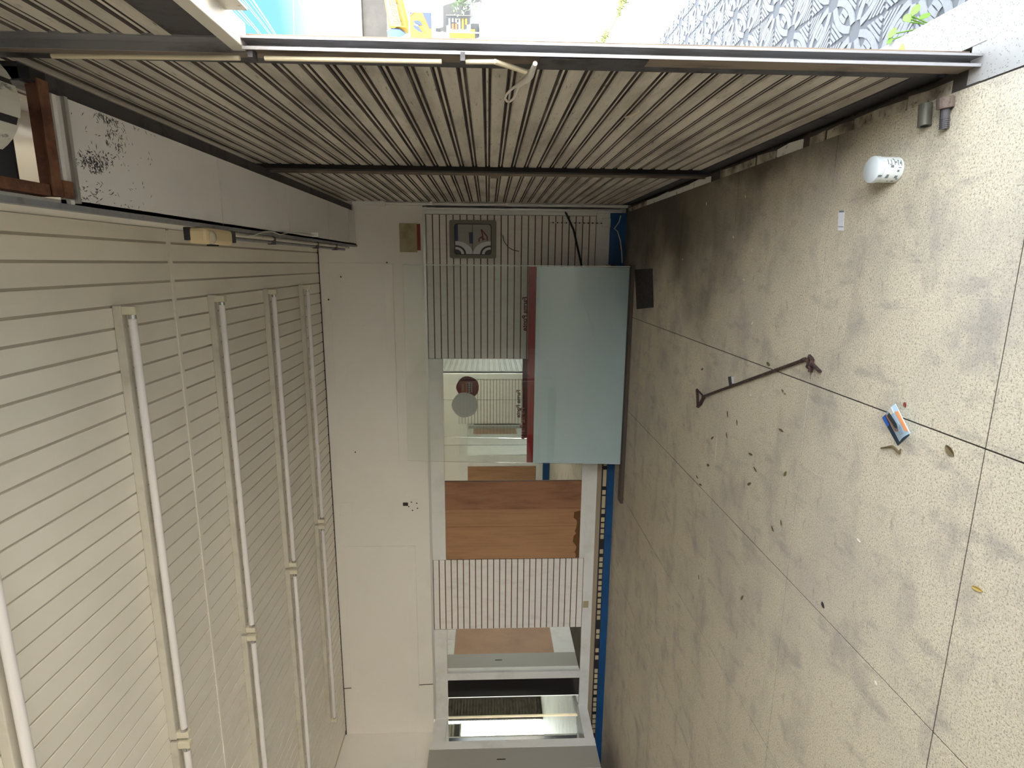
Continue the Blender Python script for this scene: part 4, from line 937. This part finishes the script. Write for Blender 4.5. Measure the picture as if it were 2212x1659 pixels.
tag(c, 'fallen tan leaf on the doorstep outside the post', 'leaf')

# service station across the street
YS = 35.0
g0 = at(1032, 60, YS).z
bs = thing('service_station', (13.5, YS, gz(YS)-0.14), 'pale service station building across the street', 'building')
q0, q1 = at(926, 85, YS), at(926, -60, YS)
B().box(9.0, 20.0, YS, YS+6, gz(YS)-0.3, at(860, 60, YS).z).build('wall', m_fac, bs)
B().box(9.0, 20.0, YS-0.05, YS, gz(YS)-0.3, at(1000, 60, YS).z).build('plinth', m_grey, bs)
B().box(at(945, 82, YS).x, at(945, 65, YS).x, YS-0.25, YS-0.05, at(1026, 70, YS).z, at(972, 70, YS).z).build('yellow_counter', m_sy, bs)
B().box(at(945, 69, YS).x, at(945, 63, YS).x, YS-0.12, YS, at(950, 66, YS).z, at(942, 66, YS).z).build('meter_box', m_grey, bs)
# logo board
ga, gb = at(887, 84, YS-0.4), at(931, 28, YS-0.4)
bd = thing('logo_board', ((ga.x+gb.x)/2, YS-0.4, gb.z), 'square yellow board with blue petal logo on the station wall', 'sign')
B().box(ga.x, gb.x, YS-0.4, YS-0.3, gb.z, ga.z).build('panel', m_sy, bd)
w, h = gb.x-ga.x, ga.z-gb.z
def bp(name, pts, m, k=1, yy=YS-0.4): B().prism([(ga.x+a*w, yy-0.012*k, gb.z+b__*h) for a, b__ in pts], (0, 0.012, 0)).build(name, m, bd)
bp('blue_corner', [(1, 0.0), (1, 0.40), (0.96, 0.38), (0.40, 0.06), (0.40, 0)], m_sb)
bp('orange_band', [(0.96, 0.38), (1, 0.40), (1, 0.46), (0.40, 0.10), (0.40, 0.05)], m_so, 1)
bp('blue_corner', [(1, 0.86), (1, 1), (0.90, 1)], m_sb); bp('orange_band', [(1, 0.78), (1, 0.86), (0.90, 1), (0.84, 1)], m_so)
bp('petal', [(0.24, 0.40), (0.30, 0.62), (0.40, 0.80), (0.52, 0.86), (0.50, 0.72), (0.48, 0.64)], m_sb, 2)
bp('petal', [(0.52, 0.42), (0.53, 0.62), (0.60, 0.78), (0.68, 0.84), (0.70, 0.66), (0.66, 0.50)], m_sb, 2)
bp('petal_edge', [(0.47, 0.60), (0.50, 0.74), (0.60, 0.84), (0.53, 0.62)], m_sw, 3)
# price board on posts
ga, gb = at(964, 67, YS-1.2), at(1017, 36, YS-1.2)
pb_ = thing('price_board', ((ga.x+gb.x)/2, YS-1.2, gz(YS)-0.25), 'grey price board with coloured rows standing at the station', 'sign')
B().box(ga.x, gb.x, YS-1.2, YS-1.12, gb.z, ga.z).build('panel', m_grey, pb_)
w, h = gb.x-ga.x, ga.z-gb.z
for k, (mm, x0_, x1_) in enumerate([(m_sw, 0.15, 0.85), (m_so, 0.12, 0.5), (m_so, 0.12, 0.5), (m_sw, 0.15, 0.85), (m_sy, 0.12, 0.85), (m_sy, 0.45, 0.85)]):
    zt = ga.z-h*(0.09+k*0.135); B().box(ga.x+w*x0_, ga.x+w*x1_, YS-1.225, YS-1.2, zt-h*0.085, zt).build('price_row', mm, pb_)
    if k in (1, 2): B().box(ga.x+w*0.58, ga.x+w*0.85, YS-1.225, YS-1.2, zt-h*0.085, zt).build('price_row', m_sw, pb_)
for xx in (ga.x-0.06, gb.x+0.02): B().box(xx, xx+0.05, YS-1.2, YS-1.14, gz(YS)-0.25, ga.z).build('leg', m_sw, pb_)
# potted shrub
q = at(1018, 8, YS-2.0)
sh = thing('potted_shrub', (q.x, YS-2.0, gz(YS-2)-0.14), 'loose green shrub in a grey pot beside the price board', 'shrub')
B().lathe((q.x+0.35, YS-2.0, gz(YS-2)-0.14), [(0.22, 0), (0.3, 0.5), (0.26, 0.52)], 14).build('pot', m_grey, sh)
b_ = B(); rr = random.Random(31)
for i in range(260):
    c_ = Vector((q.x+0.2+rr.gauss(0, 0.33), YS-2+rr.gauss(0, 0.3), gz(YS-2)+0.95+rr.gauss(0, 0.28))); a_ = Vector((rr.uniform(-1, 1), rr.uniform(-1, 1), rr.uniform(-1, 1))).normalized()*0.09; e_ = a_.orthogonal().normalized()*0.035
    b_.add([c_-a_, c_+e_, c_+a_, c_-e_], [(0, 1, 2, 3)])
b_.build('foliage', mat('shrub_leaf', (0.07, 0.12, 0.05), 0.8), sh)
for i in range(6): B().tube([(q.x+0.35, YS-2, gz(YS-2)+0.3), (q.x+0.2+rr.gauss(0, 0.2), YS-2+rr.gauss(0, 0.15), gz(YS-2)+1.1)], 0.015, 5).build('stem', m_fac2, sh)
# canopy with the name
A0, A1 = at(882, 72, YS-1.5), at(843, 64, YS-1.5); B0, B1 = at(849, -60, 29.2), at(819, -60, 29.2)
A1.x, B1.x = A0.x, B0.x
cn = thing('station_canopy', (A0.x, YS-1.5, A0.z), 'yellow station canopy with the name Ipiranga in thin letters', 'canopy')
dv = (B0-A0); nn = Vector((-dv.y, dv.x, 0)).normalized()
if nn.dot(-A0) < 0: nn = -nn
B().prism([A0, B0, B1, A1], -nn*0.6).build('fascia', m_sy, cn)
md_ = lambda t, u: (A0.lerp(B0, t)).lerp(A1.lerp(B1, t), u)
B().prism([md_(0.14, 0.28)+nn*0.03, md_(0.62, 0.28)+nn*0.03, md_(0.62, 0.92)+nn*0.03, md_(0.14, 0.92)+nn*0.03], nn*0.02).build('name_panel', mat('sign_pale_yellow', (0.12, 0.09, 0.02), 0.6), cn)
axd = dv.normalized(); upd = Vector((0, 0, 1))
pt = A0.lerp(B0, 0.30).lerp(A1.lerp(B1, 0.30), 0.6)
text('name_lettering', 'Ipiranga', 0.60, md_(0.39, 0.60)+nn*0.055, (axd-upd*axd.dot(upd)), upd+axd*0.0, m_cable, cn, 0.003, 0.0)
ca = [md_(-0.02, 1.1), md_(0.08, 1.15), md_(0.13, 0.9), md_(0.12, 0.4), md_(0.04, 0.1), md_(-0.02, 0.45)]
B().prism([p+nn*0.1 for p in ca], nn*0.05).build('blue_petal', mat('sign_light_blue', (0.005, 0.02, 0.075), 0.6), cn)
# pale house behind
hb = thing('pale_house', (at(800, 50, 46).x, 46, 0), 'pale rendered house with hipped top behind the station canopy', 'building')
q0, q1 = at(797, 86, 46), at(775, 29, 46)
B().box(q0.x, q0.x+6, 46, 52, gz(46)-0.3, at(784, 40, 46).z).build('wall', m_fac2, hb)
qa = at(784, 86, 45.8)
B().prism([(q0.x-0.3, 45.7, at(783, 40, 46).z), (q0.x+6.3, 45.7, at(783, 40, 46).z), (q0.x+6.3, 52, at(783, 40, 46).z), (q0.x-0.3, 52, at(783, 40, 46).z)], (0, 0, 0.3)).build('roof_edge', m_fac, hb)
# power lines
ORD = ['first', 'second', 'third', 'fourth', 'fifth', 'sixth', 'seventh', 'eighth', 'ninth', 'tenth', 'eleventh']
wires = [((480, -2), (513, 30)), ((494, 0), (567, 82)), ((501, 0), (570, 82)), ((522, 0), (586, 80)), ((527, 0), (589, 80)), ((537, 0), (596, 81)), ((545, 0), (599, 81)), ((632, 0), (634, 80)), ((643, 0), (682, 80)), ((662, 0), (689, 81)), ((696, 0), (708, 82))]
for i, (a, c) in enumerate(wires):
    d = ((c[0]-a[0])/(c[1]-a[1]))
    far, near = at(c[0]+d*25, c[1]+25, 30), at(a[0]-d*90, a[1]-90, 13)
    r_ = 0.022 if i in (1, 6, 9) else 0.012
    mid = far.lerp(near, 0.5)+Vector((0, 0, -0.03))
    o_ = B().tube([far, mid, near], r_, 5).build('power_line', m_cable)
    tag(o_, 'thin dark overhead cable in the sky, %s from the raised shutter edge' % ORD[i], 'cable', 'overhead cables against the sky')
